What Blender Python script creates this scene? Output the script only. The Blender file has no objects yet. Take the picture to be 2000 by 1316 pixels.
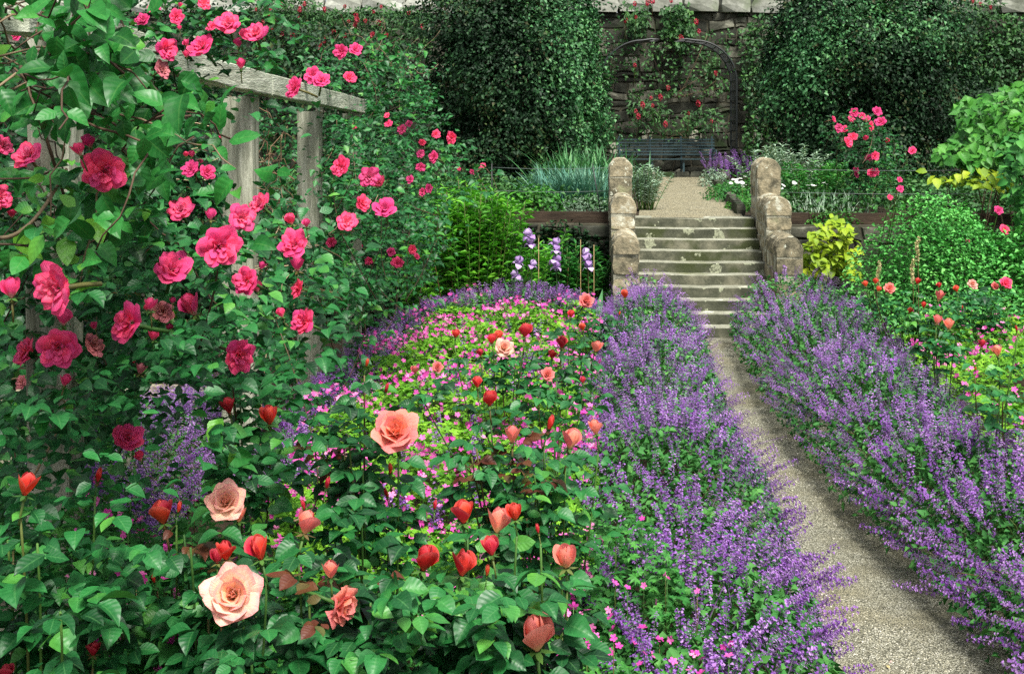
import bpy, math, random
import numpy as np
from mathutils import Matrix, Vector

random.seed(7)
R = np.random.default_rng(11)
scene = bpy.context.scene

# ------------------------------------------------------------------ camera, sky, sun, exposure
EYE = 2.3                                  # camera height above the lower path
FPX, CX, HY = 2360.0, 1000.0, 253.0        # focal length, axis column and horizon row, in photograph pixels (2000 wide)
cam_d = bpy.data.cameras.new('camera')
cam_d.sensor_width = 36.0
cam_d.lens = 36.0 * FPX / 2000.0
cam_d.shift_y = -(658.0 - HY) / 2000.0     # rising-front shift: level camera, upright verticals
cam_d.clip_end = 300
cam = bpy.data.objects.new('camera', cam_d)
scene.collection.objects.link(cam)
cam.location = (0, 0, EYE)
cam.rotation_euler = (math.pi / 2, 0, 0)
scene.camera = cam

SUN_EL, SUN_AZ = math.radians(57), math.radians(158)   # azimuth clockwise from +Y: behind the camera, to its right
world = bpy.data.worlds.new('World'); scene.world = world; world.use_nodes = True
wn = world.node_tree.nodes; wl = world.node_tree.links
sky = wn.new('ShaderNodeTexSky'); sky.sky_type = 'NISHITA'; sky.sun_disc = False
sky.sun_elevation = SUN_EL; sky.sun_rotation = SUN_AZ
sky.air_density = 1.0; sky.dust_density = 4.0; sky.ozone_density = 1.0
wn['Background'].inputs['Strength'].default_value = 0.075
sat = wn.new('ShaderNodeHueSaturation'); sat.inputs['Saturation'].default_value = 0.30      # thin even cloud: a nearly white sky
wl.new(sky.outputs['Color'], sat.inputs['Color']); wl.new(sat.outputs['Color'], wn['Background'].inputs['Color'])
sun_d = bpy.data.lights.new('sun', 'SUN'); sun_d.energy = 2.7; sun_d.angle = math.radians(16); sun_d.color = (1.0, 0.96, 0.88)
sun = bpy.data.objects.new('sun', sun_d); scene.collection.objects.link(sun)
sv = Vector((math.sin(SUN_AZ) * math.cos(SUN_EL), math.cos(SUN_AZ) * math.cos(SUN_EL), math.sin(SUN_EL)))
sun.rotation_euler = sv.to_track_quat('Z', 'Y').to_euler()
scene.view_settings.view_transform = 'Standard'; scene.view_settings.look = 'None'
scene.view_settings.exposure = 1.40; scene.view_settings.gamma = 1.0
scene.view_settings.use_curve_mapping = False
scene.render.engine = 'CYCLES'
scene.cycles.use_denoising = False     # the fine leaf detail survives; what noise is left reads as film grain
scene.cycles.max_bounces = 6; scene.cycles.diffuse_bounces = 3; scene.cycles.glossy_bounces = 2
scene.cycles.transmission_bounces = 3; scene.cycles.transparent_max_bounces = 4
scene.cycles.sample_clamp_indirect = 4.0

COL = scene.collection

# ------------------------------------------------------------------ helpers
def at(px, py, d):
    """world point that lies d metres ahead at a photograph pixel"""
    return np.array([(px - CX) * d / FPX, d, EYE - (py - HY) * d / FPX])

def unit(a):
    a = np.asarray(a, float)
    return a / np.maximum(np.linalg.norm(a, axis=-1, keepdims=True), 1e-9)

class Geo:
    """collects polygons of one mesh, with a per-vertex vector attribute lf = (along, across, variation)"""
    def __init__(s): s.v = []; s.l = []; s.t = []; s.a = []; s.m = []; s.n = 0
    def add(s, v, f, a=None, mi=0):
        v = np.asarray(v, float).reshape(-1, 3)
        if isinstance(f, np.ndarray):
            s.l.append(f.reshape(-1) + s.n); s.t.append(np.full(len(f), f.shape[1])); nf = len(f)
        else:
            s.l.append(np.array([i for q in f for i in q], int) + s.n); s.t.append(np.array([len(q) for q in f])); nf = len(f)
        s.m.append(np.full(nf, mi))
        s.v.append(v); s.a.append(np.zeros((len(v), 3)) if a is None else np.broadcast_to(np.asarray(a, float), (len(v), 3)))
        s.n += len(v); return s
    def mesh(s, name, mats, smooth=True):
        me = bpy.data.meshes.new(name)
        v = np.concatenate(s.v); l = np.concatenate(s.l).astype(np.int32); t = np.concatenate(s.t).astype(np.int32)
        me.vertices.add(len(v)); me.vertices.foreach_set('co', v.astype(np.float32).ravel())
        me.loops.add(len(l)); me.loops.foreach_set('vertex_index', l)
        me.polygons.add(len(t)); st = np.zeros(len(t), np.int32); st[1:] = np.cumsum(t)[:-1]
        me.polygons.foreach_set('loop_start', st); me.polygons.foreach_set('loop_total', t)
        mats = mats if isinstance(mats, (list, tuple)) else [mats]
        for m in mats: me.materials.append(m)
        if len(mats) > 1: me.polygons.foreach_set('material_index', np.concatenate(s.m).astype(np.int32))
        me.polygons.foreach_set('use_smooth', np.full(len(t), smooth))
        at_ = me.attributes.new('lf', 'FLOAT_VECTOR', 'POINT')
        at_.data.foreach_set('vector', np.concatenate(s.a).astype(np.float32).ravel())
        me.update(calc_edges=True); me.validate()
        return me
    def copies(s, tms, idx, pos, along, normal, size, rnd, mi=0, wide=None):
        """places templates: local y runs along, local z is the normal"""
        pos = np.asarray(pos, float); Y = unit(along); Z = unit(normal)
        X = unit(np.cross(Y, Z)); Z = np.cross(X, Y)
        size = np.broadcast_to(np.asarray(size, float), (len(pos),))
        for k, (tv, tf, ta) in enumerate(tms):
            m = np.nonzero(np.asarray(idx) == k)[0]
            if len(m) == 0: continue
            w = 1.0 if wide is None else wide[m][:, None, None]
            V = pos[m][:, None, :] + size[m][:, None, None] * (w * tv[None, :, 0:1] * X[m][:, None, :] + tv[None, :, 1:2] * Y[m][:, None, :] + tv[None, :, 2:3] * Z[m][:, None, :])
            nv = len(tv); off = (np.arange(len(m)) * nv)[:, None, None]
            A = np.broadcast_to(ta[None], (len(m), nv, 3)).copy(); A[:, :, 2] += rnd[m][:, None]
            V = V.reshape(-1, 3); A = A.reshape(-1, 3)
            for f in tf:
                F = (f[None] + off).reshape(-1, f.shape[1])
                s.l.append(F.reshape(-1) + s.n); s.t.append(np.full(len(F), f.shape[1])); s.m.append(np.full(len(F), mi))
            s.v.append(V); s.a.append(A); s.n += len(V)
        return s

def tm(v, f, a=None):
    """template for Geo.copies: faces grouped by size"""
    v = np.asarray(v, float); g = {}
    for q in f: g.setdefault(len(q), []).append(q)
    return (v, [np.array(x, int) for x in g.values()], np.zeros((len(v), 3)) if a is None else np.asarray(a, float))

def tmesh(t, name, mats, smooth=True):
    g = Geo(); first = True
    v, fs, a = t
    g.v.append(v); g.a.append(a)
    for f in fs: g.l.append(f.reshape(-1)); g.t.append(np.full(len(f), f.shape[1])); g.m.append(np.zeros(len(f)))
    return g.mesh(name, mats, smooth)

def thing(name, label, cat, loc=(0, 0, 0), group=None, rz=0):
    o = bpy.data.objects.new(name, None); COL.objects.link(o)
    o.location = tuple(float(c) for c in loc); o.rotation_euler = (0, 0, rz); o.empty_display_size = 0.1
    o['label'] = label; o['category'] = cat
    if group: o['group'] = group
    return o

def part(name, me, parent=None, loc=None, rot=None, scl=None, kind=None):
    """a mesh object; loc is relative to the parent"""
    o = bpy.data.objects.new(name, me); COL.objects.link(o)
    if parent is not None: o.parent = parent
    if rot is not None or scl is not None:
        M = Matrix.Identity(3) if rot is None else Matrix([list(map(float, r)) for r in rot])
        s = (1, 1, 1) if scl is None else ((scl,) * 3 if np.isscalar(scl) else scl)
        M4 = M.to_4x4() @ Matrix.Diagonal((s[0], s[1], s[2], 1))
        M4.translation = (0, 0, 0) if loc is None else tuple(float(c) for c in loc)
        o.matrix_basis = M4
    elif loc is not None: o.location = tuple(float(c) for c in loc)
    if kind: o['kind'] = kind
    return o

def single(name, me, label, cat, loc=(0, 0, 0), group=None):
    o = part(name, me, None, loc); o['label'] = label; o['category'] = cat
    if group: o['group'] = group
    return o

def frame(Y, Z):
    """rotation columns from an along vector and an approximate normal"""
    Y = unit(Y); X = unit(np.cross(Y, Z)); Zn = np.cross(X, Y)
    return np.stack([X, Y, Zn], 1)

def tube(g, pts, r0, r1=None, n=5, mi=0, rnd=0.5):
    pts = np.asarray(pts, float); k = len(pts); r1 = r0 if r1 is None else r1
    tan = unit(np.gradient(pts, axis=0)); ref = np.array([0.31, 0.17, 0.93]) if abs(tan[0, 2]) < 0.9 else np.array([1.0, 0, 0])
    X = unit(np.cross(tan, ref)); Yv = np.cross(tan, X)
    rr = np.linspace(r0, r1, k)[:, None, None]; th = np.linspace(0, 2 * np.pi, n, endpoint=False)
    V = pts[:, None] + rr * (np.cos(th)[None, :, None] * X[:, None] + np.sin(th)[None, :, None] * Yv[:, None])
    q = [[i * n + j, i * n + (j + 1) % n, (i + 1) * n + (j + 1) % n, (i + 1) * n + j] for i in range(k - 1) for j in range(n)]
    q.append([(k - 1) * n + j for j in range(n)])
    q.append([n - 1 - j for j in range(n)])
    a = np.zeros((k * n, 3)); a[:, 0] = np.repeat(np.linspace(0, 1, k), n); a[:, 2] = rnd
    g.add(V.reshape(-1, 3), q, a, mi)

def box(g, x0, x1, y0, y1, z0, z1, mi=0):
    v = [(x, y, z) for z in (z0, z1) for y in (y0, y1) for x in (x0, x1)]
    g.add(v, [[0, 2, 3, 1], [4, 5, 7, 6], [0, 1, 5, 4], [2, 6, 7, 3], [0, 4, 6, 2], [1, 3, 7, 5]], None, mi)

def bez(p0, p1, p2, n):
    t = np.linspace(0, 1, n)[:, None]
    return (1 - t) ** 2 * p0 + 2 * t * (1 - t) * p1 + t * t * p2

def inpoly(x, y, poly):
    poly = np.asarray(poly, float); c = np.zeros(len(x), bool); j = len(poly) - 1
    for i in range(len(poly)):
        xi, yi = poly[i]; xj, yj = poly[j]
        c ^= ((yi > y) != (yj > y)) & (x < (xj - xi) * (y - yi) / (yj - yi + 1e-12) + xi); j = i
    return c

def px_cloud(poly, n, d0, d1):
    """points in the volume that a picture outline sweeps between two depths"""
    poly = np.asarray(poly, float); lo = poly.min(0); hi = poly.max(0); out = []
    while sum(len(o) for o in out) < n:
        q = R.uniform(lo, hi, (n * 3, 2)); q = q[inpoly(q[:, 0], q[:, 1], poly)]; out.append(q)
    q = np.concatenate(out)[:n]; d = R.uniform(d0, d1, n)
    return np.stack([(q[:, 0] - CX) * d / FPX, d, EYE - (q[:, 1] - HY) * d / FPX], 1)

# ------------------------------------------------------------------ materials
def nodes_of(name):
    m = bpy.data.materials.new(name); m.use_nodes = True
    nt = m.node_tree; return m, nt, nt.nodes, nt.links, nt.nodes['Principled BSDF']

def ramp(n, stops):
    r = n.new('ShaderNodeValToRGB'); e = r.color_ramp.elements
    while len(e) > 2: e.remove(e[-1])
    while len(e) < len(stops): e.new(0.5)
    for k, (p, c) in enumerate(stops): e[k].position = p; e[k].color = (*c, 1)
    return r

def mathn(n, l, op, a, b=None, c=None, clamp=False):
    m = n.new('ShaderNodeMath'); m.operation = op; m.use_clamp = clamp
    for k, x in enumerate((a, b, c)):
        if x is None: continue
        if isinstance(x, (int, float)): m.inputs[k].default_value = x
        else: l.new(x, m.inputs[k])
    return m.outputs[0]

def mixc(n, l, fac, a, b, mode='MIX'):
    m = n.new('ShaderNodeMix'); m.data_type = 'RGBA'; m.blend_type = mode
    for i, x in ((0, fac), (6, a), (7, b)):
        if isinstance(x, (int, float)): m.inputs[i].default_value = x
        elif isinstance(x, tuple): m.inputs[i].default_value = (*x, 1)
        else: l.new(x, m.inputs[i])
    return m.outputs[2]

def lf_rnd(n, l):
    a = n.new('ShaderNodeAttribute'); a.attribute_name = 'lf'
    s = n.new('ShaderNodeSeparateXYZ'); l.new(a.outputs['Vector'], s.inputs[0])
    oi = n.new('ShaderNodeObjectInfo')
    r = mathn(n, l, 'FRACT', mathn(n, l, 'ADD', s.outputs[2], oi.outputs['Random']))
    return s.outputs[0], s.outputs[1], r

def leaf_mat(name, stops, rough=0.42, spec=0.5, transl=0.22, vein=0.35, veinc=(0.16, 0.30, 0.08), nveins=6.0, bump=0.10, clump=2.2):
    m, nt, n, l, b = nodes_of(name)
    u, v, r = lf_rnd(n, l)
    gp = n.new('ShaderNodeNewGeometry'); cz = n.new('ShaderNodeTexNoise'); cz.inputs['Scale'].default_value = clump; cz.inputs['Detail'].default_value = 3; l.new(gp.outputs['Position'], cz.inputs['Vector'])
    r = mathn(n, l, 'ADD', mathn(n, l, 'MULTIPLY', r, 0.62), mathn(n, l, 'MULTIPLY', mathn(n, l, 'SUBTRACT', cz.outputs[0], 0.5), 1.5)); r = mathn(n, l, 'ADD', r, 0.19, clamp=True)
    rp = ramp(n, stops); l.new(r, rp.inputs[0])
    c = rp.outputs[0]
    av = mathn(n, l, 'ABSOLUTE', v)
    if vein > 0:
        mid = mathn(n, l, 'SUBTRACT', 1.0, mathn(n, l, 'MULTIPLY', av, 9.0), clamp=True)
        wv = mathn(n, l, 'SINE', mathn(n, l, 'MULTIPLY', mathn(n, l, 'SUBTRACT', u, mathn(n, l, 'MULTIPLY', av, 0.22)), nveins * 6.28))
        side = mathn(n, l, 'MULTIPLY', mathn(n, l, 'SUBTRACT', wv, 0.80, clamp=True), 1.3)
        vf = mathn(n, l, 'MULTIPLY', mathn(n, l, 'MAXIMUM', mid, side), vein)
        c = mixc(n, l, vf, c, veinc)
        bp = n.new('ShaderNodeBump'); bp.inputs['Strength'].default_value = bump; bp.inputs['Distance'].default_value = 0.004
        l.new(mathn(n, l, 'MULTIPLY', wv, -1.0), bp.inputs['Height']); l.new(bp.outputs[0], b.inputs['Normal'])
    nz = n.new('ShaderNodeTexNoise'); nz.inputs['Scale'].default_value = 60; nz.inputs['Detail'].default_value = 2
    g = n.new('ShaderNodeNewGeometry'); l.new(g.outputs['Position'], nz.inputs['Vector'])
    c = mixc(n, l, 0.30, c, mixc(n, l, nz.outputs[0], (0.0, 0.02, 0.0), (0.9, 1.0, 0.75)), 'OVERLAY')
    l.new(c, b.inputs['Base Color']); l.new(mathn(n, l, 'ADD', rough - 0.06, mathn(n, l, 'MULTIPLY', nz.outputs[0], 0.30)), b.inputs['Roughness']); b.inputs['Specular IOR Level'].default_value = spec
    if transl > 0:
        t = n.new('ShaderNodeBsdfTranslucent'); l.new(mixc(n, l, 0.5, c, (0.30, 0.55, 0.03), 'MULTIPLY'), t.inputs['Color'])
        mx = n.new('ShaderNodeMixShader'); mx.inputs[0].default_value = transl
        l.new(b.outputs[0], mx.inputs[1]); l.new(t.outputs[0], mx.inputs[2]); l.new(mx.outputs[0], n['Material Output'].inputs[0])
    return m

def petal_mat(name, inner, outer, base, rough=0.55, transl=0.34, edge=None):
    """lf = (base to tip, across, 0 heart to 1 outermost petal)"""
    m, nt, n, l, b = nodes_of(name)
    a = n.new('ShaderNodeAttribute'); a.attribute_name = 'lf'
    s = n.new('ShaderNodeSeparateXYZ'); l.new(a.outputs['Vector'], s.inputs[0])
    oi = n.new('ShaderNodeObjectInfo')
    c = mixc(n, l, s.outputs[2], inner, outer)
    c = mixc(n, l, ramp_fac(n, l, s.outputs[0], 0.05, 0.5), base, c)
    if edge:
        c = mixc(n, l, ramp_fac(n, l, s.outputs[0], 0.72, 1.0), c, edge)
    hs = n.new('ShaderNodeHueSaturation'); l.new(c, hs.inputs['Color'])
    l.new(mathn(n, l, 'ADD', 0.488, mathn(n, l, 'MULTIPLY', oi.outputs['Random'], 0.024)), hs.inputs['Hue'])
    l.new(mathn(n, l, 'ADD', 0.82, mathn(n, l, 'MULTIPLY', oi.outputs['Random'], 0.34)), hs.inputs['Value'])
    wv = n.new('ShaderNodeTexNoise'); wv.inputs['Scale'].default_value = 9; wv.inputs['Detail'].default_value = 3
    cx = n.new('ShaderNodeCombineXYZ'); l.new(mathn(n, l, 'MULTIPLY', s.outputs[0], 0.5), cx.inputs[0]); l.new(mathn(n, l, 'MULTIPLY', s.outputs[1], 1.6), cx.inputs[1]); l.new(oi.outputs['Random'], cx.inputs[2])
    l.new(cx.outputs[0], wv.inputs['Vector'])
    pc = mixc(n, l, 0.45, hs.outputs[0], wv.outputs[0], 'SOFT_LIGHT')
    bp = n.new('ShaderNodeBump'); bp.inputs['Strength'].default_value = 0.35; bp.inputs['Distance'].default_value = 0.01
    l.new(wv.outputs[0], bp.inputs['Height']); l.new(bp.outputs[0], b.inputs['Normal'])
    l.new(pc, b.inputs['Base Color']); b.inputs['Roughness'].default_value = rough + .1; b.inputs['Specular IOR Level'].default_value = 0.2
    t = n.new('ShaderNodeBsdfTranslucent'); l.new(pc, t.inputs['Color'])
    mx = n.new('ShaderNodeMixShader'); mx.inputs[0].default_value = transl
    l.new(b.outputs[0], mx.inputs[1]); l.new(t.outputs[0], mx.inputs[2]); l.new(mx.outputs[0], n['Material Output'].inputs[0])
    return m

def ramp_fac(n, l, x, lo, hi):
    mr = n.new('ShaderNodeMapRange'); mr.interpolation_type = 'SMOOTHSTEP'
    mr.inputs['From Min'].default_value = lo; mr.inputs['From Max'].default_value = hi; l.new(x, mr.inputs['Value'])
    return mr.outputs['Result']

def flat_rnd_mat(name, stops, rough=0.6, transl=0.2):
    m, nt, n, l, b = nodes_of(name)
    u, v, r = lf_rnd(n, l); rp = ramp(n, stops); l.new(r, rp.inputs[0])
    l.new(rp.outputs[0], b.inputs['Base Color']); b.inputs['Roughness'].default_value = rough; b.inputs['Specular IOR Level'].default_value = 0.25
    if transl:
        t = n.new('ShaderNodeBsdfTranslucent'); l.new(rp.outputs[0], t.inputs['Color'])
        mx = n.new('ShaderNodeMixShader'); mx.inputs[0].default_value = transl
        l.new(b.outputs[0], mx.inputs[1]); l.new(t.outputs[0], mx.inputs[2]); l.new(mx.outputs[0], n['Material Output'].inputs[0])
    return m

def rough_mat(name, stops, scale=6.0, rough=0.9, spots=None, spot_scale=5.0, spot_lo=0.6, bump=0.5, stretch=(1, 1, 1), fine=60.0, objvar=0.0, coords='Position', speck=0.35, moss=None, moss_lo=0.5):
    """stone, gravel, soil, wood: layered noise, lichen spots with a shape of their own, fine bump"""
    m, nt, n, l, b = nodes_of(name)
    if coords == 'Position': co = n.new('ShaderNodeNewGeometry').outputs['Position']
    else: co = n.new('ShaderNodeTexCoord').outputs['Object']
    mp = n.new('ShaderNodeMapping'); mp.inputs['Scale'].default_value = stretch; l.new(co, mp.inputs[0]); co = mp.outputs[0]
    oi = n.new('ShaderNodeObjectInfo')
    nz = n.new('ShaderNodeTexNoise'); nz.inputs['Scale'].default_value = scale; nz.inputs['Detail'].default_value = 6; nz.inputs['Roughness'].default_value = 0.65
    l.new(co, nz.inputs['Vector'])
    fz = n.new('ShaderNodeTexNoise'); fz.inputs['Scale'].default_value = fine; fz.inputs['Detail'].default_value = 4; l.new(co, fz.inputs['Vector'])
    f = nz.outputs[0]
    if objvar: f = mathn(n, l, 'ADD', f, mathn(n, l, 'MULTIPLY', mathn(n, l, 'SUBTRACT', oi.outputs['Random'], 0.5), objvar))
    rp = ramp(n, stops); l.new(f, rp.inputs[0]); c = rp.outputs[0]
    c = mixc(n, l, speck, c, fz.outputs[0], 'OVERLAY')
    if moss is not None:
        mz = n.new('ShaderNodeTexNoise'); mz.inputs['Scale'].default_value = scale * 0.45; mz.inputs['Detail'].default_value = 5; l.new(co, mz.inputs['Vector'])
        c = mixc(n, l, ramp_fac(n, l, mz.outputs[0], moss_lo, moss_lo + 0.12), c, moss)
    if spots is not None:
        vz = n.new('ShaderNodeTexVoronoi'); vz.inputs['Scale'].default_value = spot_scale
        dz = n.new('ShaderNodeTexNoise'); dz.inputs['Scale'].default_value = spot_scale * 4; dz.inputs['Detail'].default_value = 4; l.new(co, dz.inputs['Vector'])
        va = n.new('ShaderNodeVectorMath'); va.operation = 'SCALE'; va.inputs['Scale'].default_value = 0.12; l.new(dz.outputs['Color'], va.inputs[0])
        vb = n.new('ShaderNodeVectorMath'); l.new(co, vb.inputs[0]); l.new(va.outputs[0], vb.inputs[1]); l.new(vb.outputs[0], vz.inputs['Vector'])
        sep = n.new('ShaderNodeSeparateXYZ'); l.new(vz.outputs['Color'], sep.inputs[0])
        keep = mathn(n, l, 'GREATER_THAN', sep.outputs[0], spot_lo)
        disc = mathn(n, l, 'LESS_THAN', vz.outputs['Distance'], mathn(n, l, 'MULTIPLY', sep.outputs[1], 0.42))
        sf = mathn(n, l, 'MULTIPLY', mathn(n, l, 'MULTIPLY', keep, disc), ramp_fac(n, l, fz.outputs[0], 0.25, 0.6))
        c = mixc(n, l, sf, c, spots)
    l.new(c, b.inputs['Base Color']); b.inputs['Roughness'].default_value = rough; b.inputs['Specular IOR Level'].default_value = 0.2
    bp = n.new('ShaderNodeBump'); bp.inputs['Strength'].default_value = bump; bp.inputs['Distance'].default_value = 0.02
    l.new(mathn(n, l, 'ADD', nz.outputs[0], mathn(n, l, 'MULTIPLY', fz.outputs[0], 0.6)), bp.inputs['Height']); l.new(bp.outputs[0], b.inputs['Normal'])
    return m

def gravel_mat(name, stops, patch, scale=130.0):
    m, nt, n, l, b = nodes_of(name)
    co = n.new('ShaderNodeNewGeometry').outputs['Position']
    vz = n.new('ShaderNodeTexVoronoi'); vz.inputs['Scale'].default_value = scale; l.new(co, vz.inputs['Vector'])
    sp = n.new('ShaderNodeSeparateXYZ'); l.new(vz.outputs['Color'], sp.inputs[0])
    rp = ramp(n, stops); l.new(sp.outputs[0], rp.inputs[0])
    nz = n.new('ShaderNodeTexNoise'); nz.inputs['Scale'].default_value = 2.2; nz.inputs['Detail'].default_value = 5; l.new(co, nz.inputs['Vector'])
    c = mixc(n, l, ramp_fac(n, l, nz.outputs[0], 0.42, 0.7), rp.outputs[0], patch)
    c = mixc(n, l, ramp_fac(n, l, vz.outputs['Distance'], 0.35, 0.75), c, (0.07, 0.07, 0.05))
    l.new(c, b.inputs['Base Color']); b.inputs['Roughness'].default_value = 0.9; b.inputs['Specular IOR Level'].default_value = 0.2
    bp = n.new('ShaderNodeBump'); bp.inputs['Strength'].default_value = 0.9; bp.inputs['Distance'].default_value = 0.008
    l.new(mathn(n, l, 'MULTIPLY', vz.outputs['Distance'], -1.0), bp.inputs['Height']); l.new(bp.outputs[0], b.inputs['Normal'])
    return m

def plain_mat(name, col, rough=0.5, metal=0.0):
    m, nt, n, l, b = nodes_of(name)
    nz = n.new('ShaderNodeTexNoise'); nz.inputs['Scale'].default_value = 30; nz.inputs['Detail'].default_value = 4
    l.new(n.new('ShaderNodeNewGeometry').outputs['Position'], nz.inputs['Vector'])
    l.new(mixc(n, l, nz.outputs[0], tuple(c * 0.7 for c in col), tuple(min(1, c * 1.3) for c in col)), b.inputs['Base Color'])
    b.inputs['Roughness'].default_value = rough; b.inputs['Metallic'].default_value = metal
    return m

M = {}
M['soil'] = rough_mat('soil', [(0.3, (0.018, 0.013, 0.008)), (0.7, (0.05, 0.036, 0.022))], 5, fine=40)
M['gravel'] = gravel_mat('gravel', [(0.0, (0.13, 0.125, 0.09)), (0.45, (0.26, 0.255, 0.19)), (0.8, (0.38, 0.375, 0.29)), (1.0, (0.58, 0.57, 0.48))], (0.25, 0.23, 0.15))
M['gravel_up'] = gravel_mat('gravel_upper', [(0.0, (0.17, 0.15, 0.09)), (0.5, (0.30, 0.27, 0.17)), (1.0, (0.46, 0.43, 0.31))], (0.30, 0.265, 0.165), 60)
M['pebble'] = flat_rnd_mat('pebble', [(0.0, (0.14, 0.13, 0.09)), (0.4, (0.30, 0.285, 0.20)), (0.8, (0.46, 0.44, 0.34)), (1.0, (0.68, 0.66, 0.58))], 0.85, 0)
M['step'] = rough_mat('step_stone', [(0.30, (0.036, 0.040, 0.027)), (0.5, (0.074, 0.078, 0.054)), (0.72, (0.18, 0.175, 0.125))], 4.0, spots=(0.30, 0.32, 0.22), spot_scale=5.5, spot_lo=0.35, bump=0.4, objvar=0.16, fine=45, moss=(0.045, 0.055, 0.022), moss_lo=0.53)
M['tread'] = rough_mat('worn_skylit_tread', [(0.30, (0.13, 0.135, 0.10)), (0.5, (0.23, 0.235, 0.18)), (0.72, (0.36, 0.37, 0.30))], 5.0, spots=(0.55, 0.56, 0.46), spot_scale=6, spot_lo=0.6, bump=0.4, fine=45, moss=(0.14, 0.15, 0.08), moss_lo=0.60)  # paler than the risers: worn stone, with sky light put into the colour
M['pier'] = rough_mat('pier_stone', [(0.28, (0.065, 0.062, 0.042)), (0.42, (0.165, 0.148, 0.098)), (0.56, (0.28, 0.24, 0.155)), (0.72, (0.46, 0.46, 0.37))], 9.0, spots=(0.50, 0.52, 0.42), spot_scale=9, spot_lo=0.45, bump=0.7, objvar=0.22, fine=50, moss=(0.22, 0.22, 0.13), moss_lo=0.60)
M['mortar'] = rough_mat('lime_mortar', [(0.3, (0.17, 0.165, 0.12)), (0.6, (0.36, 0.355, 0.28)), (0.8, (0.52, 0.52, 0.44))], 9, bump=0.8, fine=50)
M['rubble'] = rough_mat('rubble_stone', [(0.28, (0.014, 0.016, 0.012)), (0.48, (0.034, 0.036, 0.027)), (0.62, (0.066, 0.067, 0.050)), (0.80, (0.22, 0.22, 0.17))], 2.6, spots=(0.42, 0.42, 0.33), spot_scale=2.6, spot_lo=0.78, bump=0.7, objvar=0.30, fine=22, moss=(0.022, 0.040, 0.014), moss_lo=0.52)
M['rubble_joint'] = rough_mat('rubble_joint', [(0.3, (0.030, 0.030, 0.020)), (0.7, (0.085, 0.08, 0.055))], 3, fine=25)
M['coping'] = rough_mat('coping_stone', [(0.3, (0.12, 0.13, 0.10)), (0.55, (0.27, 0.28, 0.24)), (0.75, (0.48, 0.50, 0.45))], 1.6, fine=14, objvar=0.2, moss=(0.09, 0.12, 0.06), moss_lo=0.6)
M['old_wood'] = rough_mat('weathered_wood', [(0.30, (0.115, 0.125, 0.085)), (0.5, (0.27, 0.28, 0.21)), (0.72, (0.46, 0.47, 0.38))], 7, stretch=(3, 3, 0.35), fine=40, bump=0.6, moss=(0.14, 0.17, 0.09), moss_lo=0.6)
M['beam_wood'] = rough_mat('weathered_beam', [(0.30, (0.20, 0.22, 0.16)), (0.5, (0.38, 0.41, 0.32)), (0.72, (0.56, 0.59, 0.49))], 7, stretch=(3, 0.35, 3), fine=40, bump=0.6, moss=(0.18, 0.21, 0.12), moss_lo=0.62)
M['sleeper'] = rough_mat('sleeper_wood', [(0.3, (0.018, 0.013, 0.009)), (0.7, (0.06, 0.042, 0.028))], 5, stretch=(0.4, 3, 3), fine=30)
M['iron'] = plain_mat('black_iron', (0.010, 0.014, 0.014), 0.45)
M['bench'] = plain_mat('bench_paint', (0.030, 0.058, 0.066), 0.35)
M['litter'] = flat_rnd_mat('fallen_petal', [(0.0, (0.45, 0.10, 0.22)), (0.4, (0.62, 0.40, 0.42)), (0.7, (0.35, 0.30, 0.12)), (1.0, (0.10, 0.20, 0.05))], 0.8, 0.1)
M['wire'] = plain_mat('galvanised_wire', (0.10, 0.13, 0.12), 0.4)
M['cane'] = plain_mat('bamboo_cane', (0.26, 0.18, 0.07), 0.6)
M['stem'] = flat_rnd_mat('green_stem', [(0.0, (0.03, 0.09, 0.02)), (0.6, (0.07, 0.16, 0.03)), (1.0, (0.12, 0.06, 0.03))], 0.5, 0)
M['bark'] = flat_rnd_mat('brown_stem', [(0.0, (0.035, 0.022, 0.014)), (0.5, (0.09, 0.055, 0.035)), (1.0, (0.20, 0.15, 0.09))], 0.7, 0)
M['twig'] = flat_rnd_mat('dry_twig', [(0.0, (0.08, 0.045, 0.025)), (0.5, (0.20, 0.13, 0.075)), (1.0, (0.42, 0.33, 0.20))], 0.8, 0)
M['rose_leaf'] = leaf_mat('rose_leaf', [(0.0, (0.002, 0.026, 0.008)), (0.35, (0.007, 0.082, 0.020)), (0.75, (0.022, 0.170, 0.040)), (1.0, (0.105, 0.32, 0.040))], 0.38, 0.50, 0.24, 0.36, (0.11, 0.30, 0.10), bump=0.11)
M['young_leaf'] = leaf_mat('young_rose_leaf', [(0.0, (0.060, 0.014, 0.008)), (0.5, (0.11, 0.026, 0.012)), (1.0, (0.085, 0.10, 0.025))], 0.4, 0.5, 0.25, 0.2, (0.16, 0.08, 0.03))
M['yellow_leaf'] = leaf_mat('yellowing_leaf', [(0.0, (0.45, 0.38, 0.02)), (1.0, (0.62, 0.50, 0.03))], 0.5, 0.4, 0.25, 0.2, (0.3, 0.4, 0.05))
M['vine_leaf'] = leaf_mat('vine_leaf', [(0.0, (0.005, 0.055, 0.008)), (0.4, (0.013, 0.135, 0.022)), (0.75, (0.032, 0.22, 0.038)), (1.0, (0.14, 0.38, 0.035))], 0.36, 0.45, 0.30, 0.40, (0.10, 0.26, 0.06), 5)
M['shrub_dark'] = leaf_mat('dark_shrub_leaf', [(0.0, (0.003, 0.015, 0.006)), (0.45, (0.008, 0.036, 0.012)), (0.75, (0.020, 0.075, 0.022)), (0.88, (0.055, 0.048, 0.020)), (1.0, (0.06, 0.16, 0.04))], 0.5, 0.28, 0.14, 0, clump=1.1)
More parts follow.
